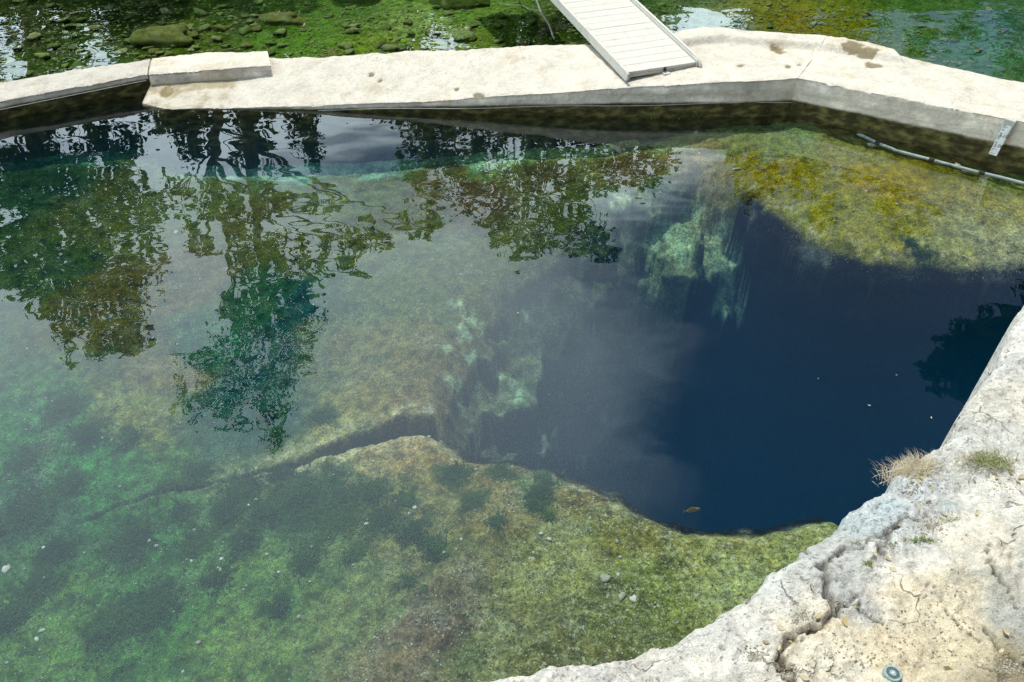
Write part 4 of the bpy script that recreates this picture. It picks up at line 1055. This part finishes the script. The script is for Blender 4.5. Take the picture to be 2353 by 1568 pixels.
for (a, lab) in spots:
    p = on_bed(a[0], a[1]); r = a[2] / F * np.linalg.norm(p - np.array([0, 0, CAM_H])) * 0.85
    place_stone(random.choice(peb_p if r < .03 else cob_p), p, r, 'stone', lab or 'small pale stone lying loose on the green pool floor', 'stone', 'pale stones on the pool floor' if not lab else 'larger pale stones on the pool floor', (1.1, 0.85, 0.8), 0.5)

# boulders in the stream
def boulder(x0, x1, y, zdepth, label, k=(1, .8, .5), mat=M_boulder, sd=0):
    p = on_stream((x0 + x1) / 2, y); a, b = px(x0, y, p[2]), px(x1, y, p[2]); r = (b[0] - a[0]) / 2
    me = stone_mesh(60 + sd, 1.0, 0.28, 4); me.materials.append(mat)
    o = bpy.data.objects.new('boulder', me); C.objects.link(o); o.location = (p[0], p[1] + zdepth * r, p[2] + r * k[2] * 0.25); o.scale = (r * k[0], r * k[1], r * k[2])
    return tag(o, label, 'boulder', 'boulders in the stream')
boulder(995, 1110, 12, .45, 'round mossy boulder at the top edge beside the gangway', (1.02, 1.0, .75), sd=1)
boulder(760, 870, 2, .3, 'flat brown boulder at the top edge left of the round one', (1.1, .8, .35), sd=2)
boulder(1015, 1095, 86, 0, 'pale flat slab in the stream below the round boulder', (1, .8, .28), M_gravel, sd=3)
boulder(975, 1018, 78, 0, 'tan blocky rock touching the pale flat slab', (1, .8, .5), sd=4)
boulder(300, 450, 92, 0, 'broad olive green boulder under water behind the kerb', (1, .62, .3), sd=5)
boulder(600, 700, 52, 0, 'low mossy mound of rock in the left stream', (1, .7, .3), sd=6)
boulder(1618, 1650, 30, 0, 'pale flat rock in the stream right of the gangway', (1, .9, .35), M_gravel, sd=7)
boulder(1690, 1712, 25, 0, 'small pale rock in the stream right of the flat one', (1, .9, .45), M_gravel, sd=8)
# cobbles
rc_ = random.Random(21); n_c = 0
keep = []
while n_c < 300:
    x, y = rc_.uniform(0, 2353), rc_.uniform(-12, 190)
    if 1240 < x < 1500: continue
    wt = 1.0 if x < 1240 else (0.9 if 1500 < x < 2060 else 0.25)
    if rc_.random() > wt: continue
    p = on_stream(x, y)
    if p[1] < np.interp(p[0], [-9, -6.2, -4.6, -3, 1, 2.3, 4.5, 6.2], [8.5, 10.3, 11.4, 11.0, 11.2, 11.7, 11.1, 10]): continue
    r = rc_.choice([.05, .06, .07, .08, .09, .10, .12]) * rc_.uniform(.8, 1.15) * (1 if x < 1500 else .62)
    if any((p[0] - q[0]) ** 2 + (p[1] - q[1]) ** 2 < (0.7 * (r + q[2])) ** 2 for q in keep): continue
    keep.append((p[0], p[1], r)); n_c += 1
    side = 'mossy green cobble on the stream bed left of the gangway' if x < 1400 else 'olive brown cobble on the stream bed right of the gangway'
    place_stone(rc_.choice(cob_c), p, r, 'cobble', side, 'cobble', 'cobbles left of the gangway' if x < 1400 else 'cobbles right of the gangway', (1.15, .85, .75), .45)
# fine gravel in the stream and crumbs on the pool floor: uncountable
def scatter_mesh(name, pts, rads, base, seed):
    V0 = np.array([v.co[:] for v in base.vertices]); F0 = np.array([p_.vertices[:] for p_ in base.polygons])
    r = np.random.default_rng(seed); n = len(pts); ang = r.uniform(0, 6.28, n); sx = r.uniform(.7, 1.3, n); sy = r.uniform(.6, 1.0, n); szz = r.uniform(.5, 1.0, n)
    v = V0[None] * np.stack([sx, sy, szz], 1)[:, None, :] * rads[:, None, None]
    ca, sa = np.cos(ang)[:, None], np.sin(ang)[:, None]
    vx = v[..., 0] * ca - v[..., 1] * sa; vy = v[..., 0] * sa + v[..., 1] * ca
    VV = np.stack([vx, vy, v[..., 2]], -1) + pts[:, None, :]
    FF = (F0[None] + (np.arange(n) * len(V0))[:, None, None]).reshape(-1, F0.shape[1])
    return mk_mesh(name, VV.reshape(-1, 3), FF, True)
n = 7000
gxr = rng.uniform(-9, 7, n); gyr = rng.uniform(9.6, 15.8, n)
okm = gyr > np.interp(gxr, [-9, -6.2, -4.6, -3, 1, 2.3, 4.5, 6.2], [8.3, 10.0, 11.1, 10.8, 11.0, 11.5, 10.9, 9.8])
gp = np.array([(a, b, sbz(a, b)) for a, b in zip(gxr[okm], gyr[okm])])
tag(link('gravel', scatter_mesh('gravel', gp, rng.uniform(.018, .05, len(gp)), peb[0], 4), M_gravel), 'fine green gravel between the cobbles of the stream', 'gravel', None, 'stuff')
n = 3000
gxr = rng.uniform(-6.5, 6.2, n); gyr = rng.uniform(1.9, 9.6, n)
_, sdq, _, _, _, _ = bed_height(gxr, gyr)
okm = (sdq < -0.05) & (rng.random(n) < 0.25 + 0.75 * (fbm(gxr * 1.2, gyr * 1.2, 4, 201) > 0.05))
gp = np.array([(a, b, bedz(a, b) + .004) for a, b in zip(gxr[okm], gyr[okm])])
tag(link('pebbles', scatter_mesh('pebbles', gp, rng.uniform(.004, .013, len(gp)) * rng.uniform(.8, 1.6, len(gp)), peb[2], 5), M_crumb), 'scattered crumbs of pale shell and grit on the pool floor', 'pebbles', None, 'stuff')

# ------------------------------------------------------------------ algae tufts on the pool floor
def blades(base, height, width, lean, seed, curl=0.6, seg=2, direction=None):
    """many bent tapering blades: base (N,3), returns V,F"""
    r = np.random.default_rng(seed); n = len(base)
    az = r.uniform(0, 2 * math.pi, n) if direction is None else direction + r.normal(0, .6, n)
    dx_, dy_ = np.cos(az), np.sin(az)
    V = np.zeros((n, seg * 2 + 1, 3)); 
    for k in range(seg + 1):
        f = k / seg
        h_ = height * (f - curl * 0.5 * f * f); o_ = lean * height * f ** 1.6
        cx = base[:, 0] + dx_ * o_; cy = base[:, 1] + dy_ * o_; cz = base[:, 2] + h_ 
        wv = width * (1 - f) ** 0.7
        if k < seg:
            V[:, 2 * k] = np.stack([cx - dy_ * wv, cy + dx_ * wv, cz], 1); V[:, 2 * k + 1] = np.stack([cx + dy_ * wv, cy - dx_ * wv, cz], 1)
        else: V[:, 2 * k] = np.stack([cx, cy, cz], 1)
    m_ = seg * 2 + 1; idx = np.arange(n)[:, None] * m_
    Fq = []
    for k in range(seg - 1): Fq.append(idx + np.array([2 * k, 2 * k + 1, 2 * k + 3, 2 * k + 2]))
    Ft = idx + np.array([2 * seg - 2, 2 * seg - 1, 2 * seg])
    return V.reshape(-1, 3), [f for a in Fq for f in a.tolist()] + Ft.tolist()
bs = []
ar = np.random.default_rng(8)
for a in ALGAE:
    c0 = on_bed(a[0], a[1]); r = a[2] / F * np.linalg.norm(c0 - np.array([0, 0, CAM_H]))
    k = int(min(900, 60 + r * r * 16000))
    ang = ar.uniform(0, 6.28, k); rr = r * np.abs(ar.normal(0, .55, k))
    bs.append(np.stack([c0[0] + np.cos(ang) * rr, c0[1] + np.sin(ang) * rr * 1.15], 1))
bs = np.concatenate(bs); bs = bs[~inside(bs, WELL_V)]
bs = np.column_stack([bs, [bedz(a, b) - .005 for a, b in bs]])
V, Fc = blades(bs, ar.uniform(.02, .06, len(bs)), ar.uniform(.003, .008, len(bs)), 1.4, 5)
tag(link('algae', mk_mesh('algae', V, Fc, True), M_algae), 'soft dark green algae growing in mats on the pool floor', 'algae', None, 'stuff')

# grass blades hanging in the water below the wall
wgb = []
for a in [(1455, 268), (1465, 262), (1475, 270), (1490, 262), (1500, 258), (1540, 268), (1550, 262), (1600, 268)]:
    q = px(a[0], a[1], 0.02); wgb += [(q[0] + random.uniform(-.05, .05), min(q[1], 9.69) + random.uniform(-.03, .0), 0.0) for _ in range(4)]
V, Fc = blades(np.array(wgb), np.full(len(wgb), .13), np.full(len(wgb), .0035), 1.1, 9, 1.2, 4)
tag(link('grass_tuft', mk_mesh('grass_tuft', V, Fc, True), M_green), 'wisp of green grass blades at the water line below the wall', 'grass')

# ------------------------------------------------------------------ grass tufts on the ledge
def tuft(x, y, rx_, ry_, n_dry, n_green, hd, hg_, label, seed, lean=1.0):
    c0 = on_rock(x, y); r = np.random.default_rng(seed)
    sx = abs(px(x + rx_, y, c0[2])[0] - c0[0]); sy = abs(px(x, y + ry_, c0[2])[1] - c0[1])
    root = empty('grass_tuft', tuple(c0), label, 'grass', 'grass tufts on the ledge')
    for nm, cnt, hh, mt in (('dry_blades', n_dry, hd, M_dry), ('green_blades', n_green, hg_, M_green)):
        if not cnt: continue
        ox, oy = r.normal(0, .5, cnt) * sx, r.normal(0, .5, cnt) * sy
        if nm == 'green_blades' and n_dry: ox = ox * .75 + sx * .15; oy = oy * .7
        zz = rock_eval(c0[0] + ox, c0[1] + oy)[0] - c0[2]
        zz = np.clip(zz, -0.06, 0.06)
        b = np.stack([ox, oy, zz - .004], 1)
        V, Fc = blades(b, hh * r.uniform(.5, 1.3, cnt), r.uniform(.0010, .0022, cnt), lean * 1.1, seed + 1, .8, 4)
        link(nm, mk_mesh(nm, V, Fc, True), mt, root)
    return root
tuft(2092, 1078, 50, 26, 800, 14, .055, .04, 'shaggy dry grass tuft hanging over the edge of the ledge', 31, 1.3)
tuft(2262, 1062, 62, 24, 520, 420, .045, .05, 'green and straw coloured grass tuft on the right of the ledge', 32, 1.1)
tuft(2112, 1242, 46, 9, 30, 190, .03, .022, 'low strip of green grass along a rock step', 33)
tuft(1993, 1297, 14, 7, 6, 70, .025, .022, 'tiny lone green grass sprig below the low strip', 34)
tuft(2175, 1198, 30, 8, 50, 40, .03, .022, 'thin straw and green sprigs in a gravelly hollow', 35)
tuft(2050, 1255, 12, 12, 16, 40, .02, .016, 'mossy green sprig in the crack beside the low strip', 36)
tuft(1970, 1248, 16, 6, 14, 40, .02, .016, 'small moss tuft at the top of the main crack', 37)
tuft(2272, 965, 12, 5, 20, 20, .025, .02, 'little green sprig high on the ledge near the water', 38)

# ------------------------------------------------------------------ fallen leaves
def leaf_mesh(seed):
    r = random.Random(seed); V, Fc = [], []; n = 9; cu = r.uniform(.08, .22)
    for i in range(n):
        f = i / (n - 1); wd = 0.26 * math.sin(math.pi * min(f * .96 + .02, 1)) ** .8 * (1 + .15 * math.sin(f * 9 + seed)) + .006
        zc_ = cu * (4 * (f - .5) ** 2) * .5
        V += [(f - .5, -wd, zc_ + cu * .45 * wd / .26), (f - .5, 0, zc_), (f - .5, wd, zc_ + cu * .45 * wd / .26)]
    for i in range(n - 1):
        a = i * 3; Fc += [(a, a + 3, a + 4, a + 1), (a + 1, a + 4, a + 5, a + 2)]
    V += [(-.5, .012, .02), (-.5, -.012, .02), (-.68, 0, .05)]; Fc.append((len(V) - 3, len(V) - 1, len(V) - 2))
    me = mk_mesh('leaf', V, Fc, True); me.materials.append(M_oak); return me
lms = [leaf_mesh(i) for i in range(6)]
leaves = []
for a in [(2062, 1080), (2075, 1062), (2110, 1088), (2120, 1100), (2132, 1082), (2126, 1070), (2112, 1108), (2098, 1106), (2140, 1062), (2088, 1096), (2142, 1125), (2240, 1106), (2290, 1100), (2322, 1085), (2318, 1068), (2338, 1108), (2345, 1098), (2280, 1070), (2232, 1058)]:
    leaves.append((a, 'dry tan oak leaf caught around the grass tufts', 'oak leaves around the grass tufts'))
for a in [(2116, 1166), (2170, 1185), (2190, 1180), (2060, 1205), (1795, 1445), (1815, 1474), (1790, 1490), (1760, 1478), (2052, 1310), (2040, 1285), (1965, 1395), (1940, 1430), (2182, 1492), (2180, 1540), (2310, 1455), (2300, 1498), (2120, 1436), (2200, 1555), (1905, 1430), (2245, 1180), (1880, 1418), (1850, 1560), (2010, 1275)]:
    leaves.append((a, 'single dry yellow oak leaf lying on bare limestone', 'oak leaves on the bare ledge'))
rl = random.Random(77)
for (a, lab, grp) in leaves:
    p = on_rock(*a); o = bpy.data.objects.new('leaf', rl.choice(lms)); C.objects.link(o)
    s_ = rl.uniform(.030, .048); o.scale = (s_, s_, s_); o.location = (p[0], p[1], p[2] + .004)
    o.rotation_euler = (rl.uniform(-.3, .3), rl.uniform(-.3, .3), rl.uniform(0, 6.28)); tag(o, lab, 'leaf', grp)
# flecks of leaf drifting on the pool
M_fleck = mat_simple('floating_leaf_fleck', (0.26, 0.27, 0.15), 0.6, 0.2, 0.2, 40, 0.1)
for a in [(1997, 932), (1190, 720), (1880, 870), (1510, 445), (2140, 960), (720, 700), (2060, 862)]:
    q = px(a[0], a[1], 0.006); me_ = lms[rl.randrange(6)].copy(); me_.materials.clear(); me_.materials.append(M_fleck)
    o = bpy.data.objects.new('leaf_fleck', me_); C.objects.link(o); s_ = rl.uniform(.012, .026); o.scale = (s_, s_, s_); o.location = tuple(q); o.rotation_euler = (0, 0, rl.uniform(0, 6.28))
    tag(o, 'tiny pale leaf fleck floating on the open pool water', 'leaf fleck', 'leaf flecks on the pool')
# loose grit in the hollows of the ledge
gpt_ = []
for a in [(2110, 1095, 34, 130), (2150, 1190, 40, 120), (1925, 1375, 18, 60), (1735, 1495, 40, 90), (1815, 1530, 36, 90), (2310, 1540, 50, 200), (1850, 1410, 30, 110), (2140, 1130, 14, 40), (1905, 1500, 20, 40), (2300, 1110, 40, 60), (2150, 1420, 160, 260), (2000, 1500, 120, 160)]:
    for _ in range(a[3]):
        gpt_.append(px(a[0] + rl.gauss(0, a[2] * .5), a[1] + rl.gauss(0, a[2] * .35), 1.03)[:2])
gpt_ = np.array(gpt_); zz = rock_eval(gpt_[:, 0], gpt_[:, 1])[0]
tag(link('grit', scatter_mesh('grit', np.column_stack([gpt_, zz + .001]), rng.uniform(.002, .008, len(gpt_)), peb[1], 6), M_crumb), 'loose pale grit lying in the hollows of the ledge', 'grit', None, 'stuff')

# ------------------------------------------------------------------ survey disc
dp = on_rock(2050, 1550)
disc = empty('survey_disc', (dp[0], dp[1], dp[2] + .004), 'round weathered metal survey disc set in the rock at the bottom', 'disc')
def lathe(name, prof, n=32):
    V, Fc = [], []
    for (r, z) in prof:
        for k in range(n): V.append((r * math.cos(2 * math.pi * k / n), r * math.sin(2 * math.pi * k / n), z))
    for i in range(len(prof) - 1):
        for k in range(n): Fc.append((i * n + k, i * n + (k + 1) % n, (i + 1) * n + (k + 1) % n, (i + 1) * n + k))
    Fc.append(tuple((len(prof) - 1) * n + k for k in range(n)))
    return mk_mesh(name, V, Fc, False)
DR = 18.0 / F * np.linalg.norm(dp - np.array([0, 0, CAM_H])) * 1.0
link('rim', lathe('rim', [(DR, -.02), (DR, .006), (DR * .94, .010), (DR * .72, .010), (DR * .70, .007)]), M_disc, disc)
link('face', lathe('face', [(DR * .69, .0), (DR * .69, .0085), (DR * .40, .0090), (DR * .38, .0075)]), M_disc2, disc)
link('ring', lathe('ring', [(DR * .36, .002), (DR * .36, .0105), (DR * .2, .011), (DR * .19, .009)]), M_disc, disc)
link('centre_stud', lathe('centre_stud', [(DR * .12, .002), (DR * .12, .0125), (DR * .07, .0135)], 16), M_plate, disc)

# ------------------------------------------------------------------ fish
fp = px(1592, 1172, -0.45)
fish = empty('fish', tuple(fp), 'small brown fish swimming over the well near its lower rim', 'fish', None, R(12))
FLn = 0.115
V, Fc = [], []; nr = 10
prof = [(-.5, .02, .02), (-.42, .05, .03), (-.3, .13, .055), (-.1, .2, .08), (.1, .2, .085), (.25, .165, .08), (.38, .11, .065), (.47, .05, .04), (.5, .015, .015)]
for (x, h_, w_) in prof:
    for k in range(nr): V.append((x * FLn, math.cos(2 * math.pi * k / nr) * w_ * FLn, math.sin(2 * math.pi * k / nr) * h_ * FLn))
for i in range(len(prof) - 1):
    for k in range(nr): Fc.append((i * nr + k, (i + 1) * nr + k, (i + 1) * nr + (k + 1) % nr, i * nr + (k + 1) % nr))
Fc += [tuple(range(nr)), tuple((len(prof) - 1) * nr + k for k in range(nr))[::-1]]
me = mk_mesh('body', V, Fc, True); link('body', me, M_fish, fish)
def fin(name, pts):
    V = [(x * FLn, -.004 * FLn, z * FLn) for x, z in pts] + [(x * FLn, .004 * FLn + .001, z * FLn) for x, z in pts]; n = len(pts)
    Fc = [tuple(range(n)), tuple(range(2 * n - 1, n - 1, -1))] + [(k, n + k, n + (k + 1) % n, (k + 1) % n) for k in range(n)]
    return link(name, mk_mesh(name, V, Fc, False), M_fish, fish)
fin('tail_fin', [(-.47, 0), (-.68, .17), (-.62, 0), (-.68, -.17)]); fin('back_fin', [(.2, .17), (.05, .28), (-.3, .22), (-.34, .12)]); fin('belly_fin', [(-.02, -.18), (-.2, -.28), (-.28, -.14)])
for s_ in (-1, 1):
    bm = bmesh.new(); bmesh.ops.create_uvsphere(bm, u_segments=8, v_segments=6, radius=.018 * FLn)
    o = link('eye', bm_mesh('eye', bm, True), M_ink, fish); o.location = (.40 * FLn, s_ * .055 * FLn, .03 * FLn)

# submerged cable in the stream
q0, q1 = on_stream(1150, -40), on_stream(1275, 104)
cable('cable', [tuple(q0 + (q1 - q0) * f + np.array([0.012 * math.sin(f * 30), 0, .10])) for f in np.linspace(0, 1, 30)], 0.016, M_alu2, 'straight grey cable under the stream water left of the gangway', 'cable')

# ------------------------------------------------------------------ distant tree line
def far_tree(seed):
    r = np.random.default_rng(seed); H = 8.2
    root = empty('background_tree', (0, 0, 0), 'distant leafy tree of the row along the far bank', 'tree', 'tree row along the far bank')
    V, Fc = tube([(0, 0, -.6), (.05, 0, 1.5), (.15, .1, 4), (0, .1, 6.5), (0, 0, H)], [.26, .2, .14, .08, .02], 8)
    cs = []
    for k in range(16):
        f = r.uniform(.22, 1); rad = 2.0 * math.sin(math.pi * min(.95, f * .8 + .12)); a = r.uniform(0, 6.28)
        c = np.array([rad * .8 * math.cos(a), rad * .8 * math.sin(a), H * f]); cs.append(c)
        v, q = tube([(0, 0, max(1, H * f - 1.2)), tuple(c * .6 + np.array([0, 0, H * f * .4])), tuple(c)], [.06, .035, .01], 5); k0 = len(V); V += v; Fc += [tuple(i + k0 for i in z) for z in q]
    link('trunk', mk_mesh('trunk', V, Fc, True), M_bark, root)
    cs = np.array(cs); nl = 5200; p = cs[r.integers(0, len(cs), nl)] + r.normal(0, .42, (nl, 3)) * np.array([1, 1, .8])
    s_ = r.uniform(.09, .18, nl)[:, None]; a = r.normal(0, 1, (nl, 3)); a /= np.linalg.norm(a, axis=1)[:, None]
    b = np.cross(a, r.normal(0, 1, (nl, 3))); b /= np.linalg.norm(b, axis=1)[:, None]
    link('crown', mk_mesh('crown', np.stack([p - a * s_, p + b * s_ * .55, p + a * s_, p - b * s_ * .55], 1).reshape(-1, 3), np.arange(nl * 4).reshape(-1, 4), False), M_leaf2, root)
    return root
protos = [far_tree(71), far_tree(72)]
rt = random.Random(5)
for k, X_ in enumerate([-29, -26, -22.8, -18.3, -14.0, -11.0, -8.2, -5.2, -2.0, 1.4, 4.6, 10.2, 12.6, 21.5, 28, -12.6, -9.6, -6.7, -3.6, -0.4, 2.9]):
    o = protos[k] if k < 2 else copy_tree(protos[k % 2])
    sc_ = rt.uniform(.88, 1.12); o.location = (X_ + rt.uniform(-.5, .5), (34 if k < 15 else 30.5) + rt.uniform(-1.5, 1.5), .6); o.scale = (sc_ * 1.05, sc_ * 1.05, sc_); o.rotation_euler = (0, 0, rt.uniform(0, 6.28))

# ------------------------------------------------------------------ trees on the far bank, mirrored in the water
def tree(name, D, base_px, blobs, label, mat, dens=1.0, seed=0, leafs=(.07, .15), base_xy=None):
    r = np.random.default_rng(seed)
    cs, rs = [], []
    for (x, y, rad) in blobs:
        c = refl(x, y, D + r.uniform(-1.2, 1.2)); dist = np.linalg.norm(c - np.array([0, 0, -CAM_H])); cs.append(c); rs.append(rad / F * dist)
    cs, rs = np.array(cs), np.array(rs)
    bx = refl(base_px, 300, D)[0] if base_xy is None else base_xy[0]
    by = D if base_xy is None else base_xy[1]
    base = np.array([bx, by, 0.45])
    root = empty(name, tuple(base), label, 'tree', 'trees mirrored in the water')
    top = cs[np.argmax(cs[:, 2])]
    V, Fc = [], []
    def add(pts, rad, n=8):
        v, f = tube(pts, rad, n); k = len(V); V.extend(v); Fc.extend([tuple(i + k for i in q) for q in f])
    Ht = top[2]
    spine = [base + np.array([0, 0, -.8])]
    for f in (0.15, .35, .55, .75, .92, 1.0):
        q = base * (1 - f) + top * f; q[2] = base[2] + (Ht - base[2]) * f
        q[:2] += r.normal(0, .12, 2); spine.append(q)
    spine = np.array(spine)
    R0 = 0.05 + Ht * 0.011
    add([tuple(s_ - base) for s_ in spine], [R0 * 1.3, R0, R0 * .8, R0 * .6, R0 * .4, R0 * .2, R0 * .08], 10)
    for c, rad in zip(cs, rs):
        zt = max(c[2] - 0.6 * np.hypot(*(c[:2] - base[:2])) - .5, base[2] + .15 * Ht); zt = min(zt, .9 * Ht)
        st = np.array([np.interp(zt, spine[:, 2], spine[:, k]) for k in range(3)])
        md = (st + c) / 2 + np.array([0, 0, .25]) + r.normal(0, .12, 3)
        rr = R0 * .3 * (1 - .7 * zt / Ht) + .015
        add([tuple(st - base), tuple(md - base), tuple(c - base)], [rr, rr * .6, rr * .2], 6)
        for _ in range(5):
            e = c + r.normal(0, .55, 3) * rad
            add([tuple(md * .4 + c * .6 - base), tuple((c + e) / 2 - base), tuple(e - base)], [rr * .3, rr * .2, rr * .08], 4)
    link('trunk', mk_mesh('trunk', V, Fc, True), M_bark, root)
    LV, LF = [], []
    for c, rad in zip(cs, rs):
        ncl = max(8, int(20 * rad * dens)); nl = int(420 * rad * rad * dens * (0.11 / (0.5 * (leafs[0] + leafs[1]))) ** 1.5 + 60)
        cl = c + np.clip(r.normal(0, .48, (ncl, 3)), -1, 1) * rad
        ci = r.integers(0, ncl, nl)
        p = cl[ci] + r.normal(0, .17, (nl, 3)) * (rad * .8 + .1)
        s_ = r.uniform(leafs[0], leafs[1], nl)
        a = r.normal(0, 1, (nl, 3)); a /= np.linalg.norm(a, axis=1)[:, None]
        b = np.cross(a, r.normal(0, 1, (nl, 3))); b /= np.linalg.norm(b, axis=1)[:, None]
        q = np.stack([p - a * s_[:, None], p + b * s_[:, None] * .5, p + a * s_[:, None], p - b * s_[:, None] * .5], 1)
        k0 = sum(len(z_) for z_ in LV); LV.append(q.reshape(-1, 3) - base); LF.append(np.arange(nl * 4).reshape(-1, 4) + k0)
    link('crown', mk_mesh('crown', np.concatenate(LV), np.concatenate(LF), False), mat, root)
    return root
tree('cypress_tree', 21, 190, [(20, 420, 70), (60, 450, 90), (160, 470, 105), (280, 470, 95), (20, 560, 70), (110, 580, 90), (220, 590, 100), (290, 640, 70), (210, 690, 80), (300, 740, 42), (150, 660, 60), (240, 770, 50), (320, 790, 28), (150, 770, 22), (155, 830, 14), (60, 620, 50), (20, 660, 30),
                               (90, 330, 80), (250, 340, 70), (110, 700, 20), (190, 400, 90)], 'tall leafy cypress mirrored at the left edge of the pool', M_leaf, 1.25, 1)
tree('oak_tree', 20, 560, [(420, 440, 45), (500, 460, 50), (560, 520, 55), (560, 610, 45), (640, 600, 55), (640, 660, 50), (710, 590, 40), (760, 560, 30), (820, 540, 40), (880, 560, 25), (960, 520, 40), (600, 720, 50), (690, 690, 36), (830, 630, 20), (525, 700, 34), (530, 730, 22), (800, 600, 30), (740, 470, 35), (640, 470, 40), (430, 530, 32), (470, 580, 26), (990, 540, 18), (720, 640, 30), (590, 410, 40)],
     'spreading oak with open branches mirrored left of the pool centre', M_leaf, 1.0, 2, (.06, .13))
tree('pine_tree', 24, 630, [(560, 760, 60), (620, 800, 75), (690, 760, 45), (480, 830, 60), (560, 870, 75), (650, 880, 65), (700, 830, 40), (440, 920, 40), (500, 930, 50), (600, 950, 60), (640, 1000, 34), (690, 720, 50), (640, 720, 50)],
     'very tall dark tree whose mirrored top reaches the middle of the pool', M_leaf2, 0.8, 3, (.05, .11))
tree('oak_tree', 22, 1250, [(960, 400, 50), (1050, 420, 75), (1150, 440, 85), (1250, 410, 85), (1350, 420, 75), (1450, 370, 70), (1150, 520, 45), (1200, 560, 36), (1240, 540, 46), (1300, 520, 55), (1370, 540, 40), (1385, 590, 20), (1400, 570, 22), (1190, 590, 14), (1480, 420, 34), (1530, 350, 34), (1000, 340, 60), (1100, 330, 70), (1250, 310, 80), (1380, 310, 80), (1500, 300, 50), (1330, 570, 20)],
     'broad oak with hanging sprays mirrored right of the pool centre', M_leaf, 1.25, 4)
tree('cypress_tree', 26, 700, [(430, 300, 36), (440, 350, 32), (580, 280, 36), (600, 330, 32), (700, 300, 44), (720, 350, 36), (700, 250, 40), (590, 240, 40), (560, 360, 26), (400, 260, 40), (975, 290, 34)],
     'dark cypress mirrored close under the left part of the wall', M_leaf2, 1.5, 5)
tree('oak_tree', 23, 1750, [(1680, 330, 36), (1720, 370, 44), (1760, 420, 36), (1720, 440, 30), (1850, 350, 46), (1860, 420, 36), (1900, 480, 30), (1880, 520, 26), (1990, 380, 46), (2060, 450, 40), (2100, 520, 34), (1800, 310, 40), (1950, 320, 40), (1700, 300, 30)],
     'round oak mirrored over the olive shelf on the right', M_leaf, 1.2, 6)
tree('oak_tree', 16, 2700, [(2180, 838, 42), (2230, 815, 52), (2285, 790, 55), (2340, 760, 45), (2290, 860, 55), (2350, 830, 60), (2240, 880, 34), (2420, 800, 80), (2500, 760, 100), (2600, 700, 120)],
     'leaning oak on the right bank mirrored beside the ledge', M_leaf2, 6.0, 7, (.09, .18), (13.5, 15.8))
tree('cypress_tree', 28, 2250, [(2130, 40, 30), (2120, 90, 22), (2115, 140, 22), (2090, 170, 26), (2230, 20, 30), (2250, 330, 30), (2180, 260, 30)],
     'distant cypress mirrored in the stream at the upper right', M_leaf2, 1.4, 8)
tree('cypress_tree', 27, 250, [(330, 40, 70), (480, 60, 80), (620, 30, 70), (760, 60, 70), (310, 140, 40), (420, 130, 50), (560, 130, 60), (900, 30, 60), (700, 150, 50)],
     'row end cypress mirrored in the stream at the upper left', M_leaf2, 1.5, 9)
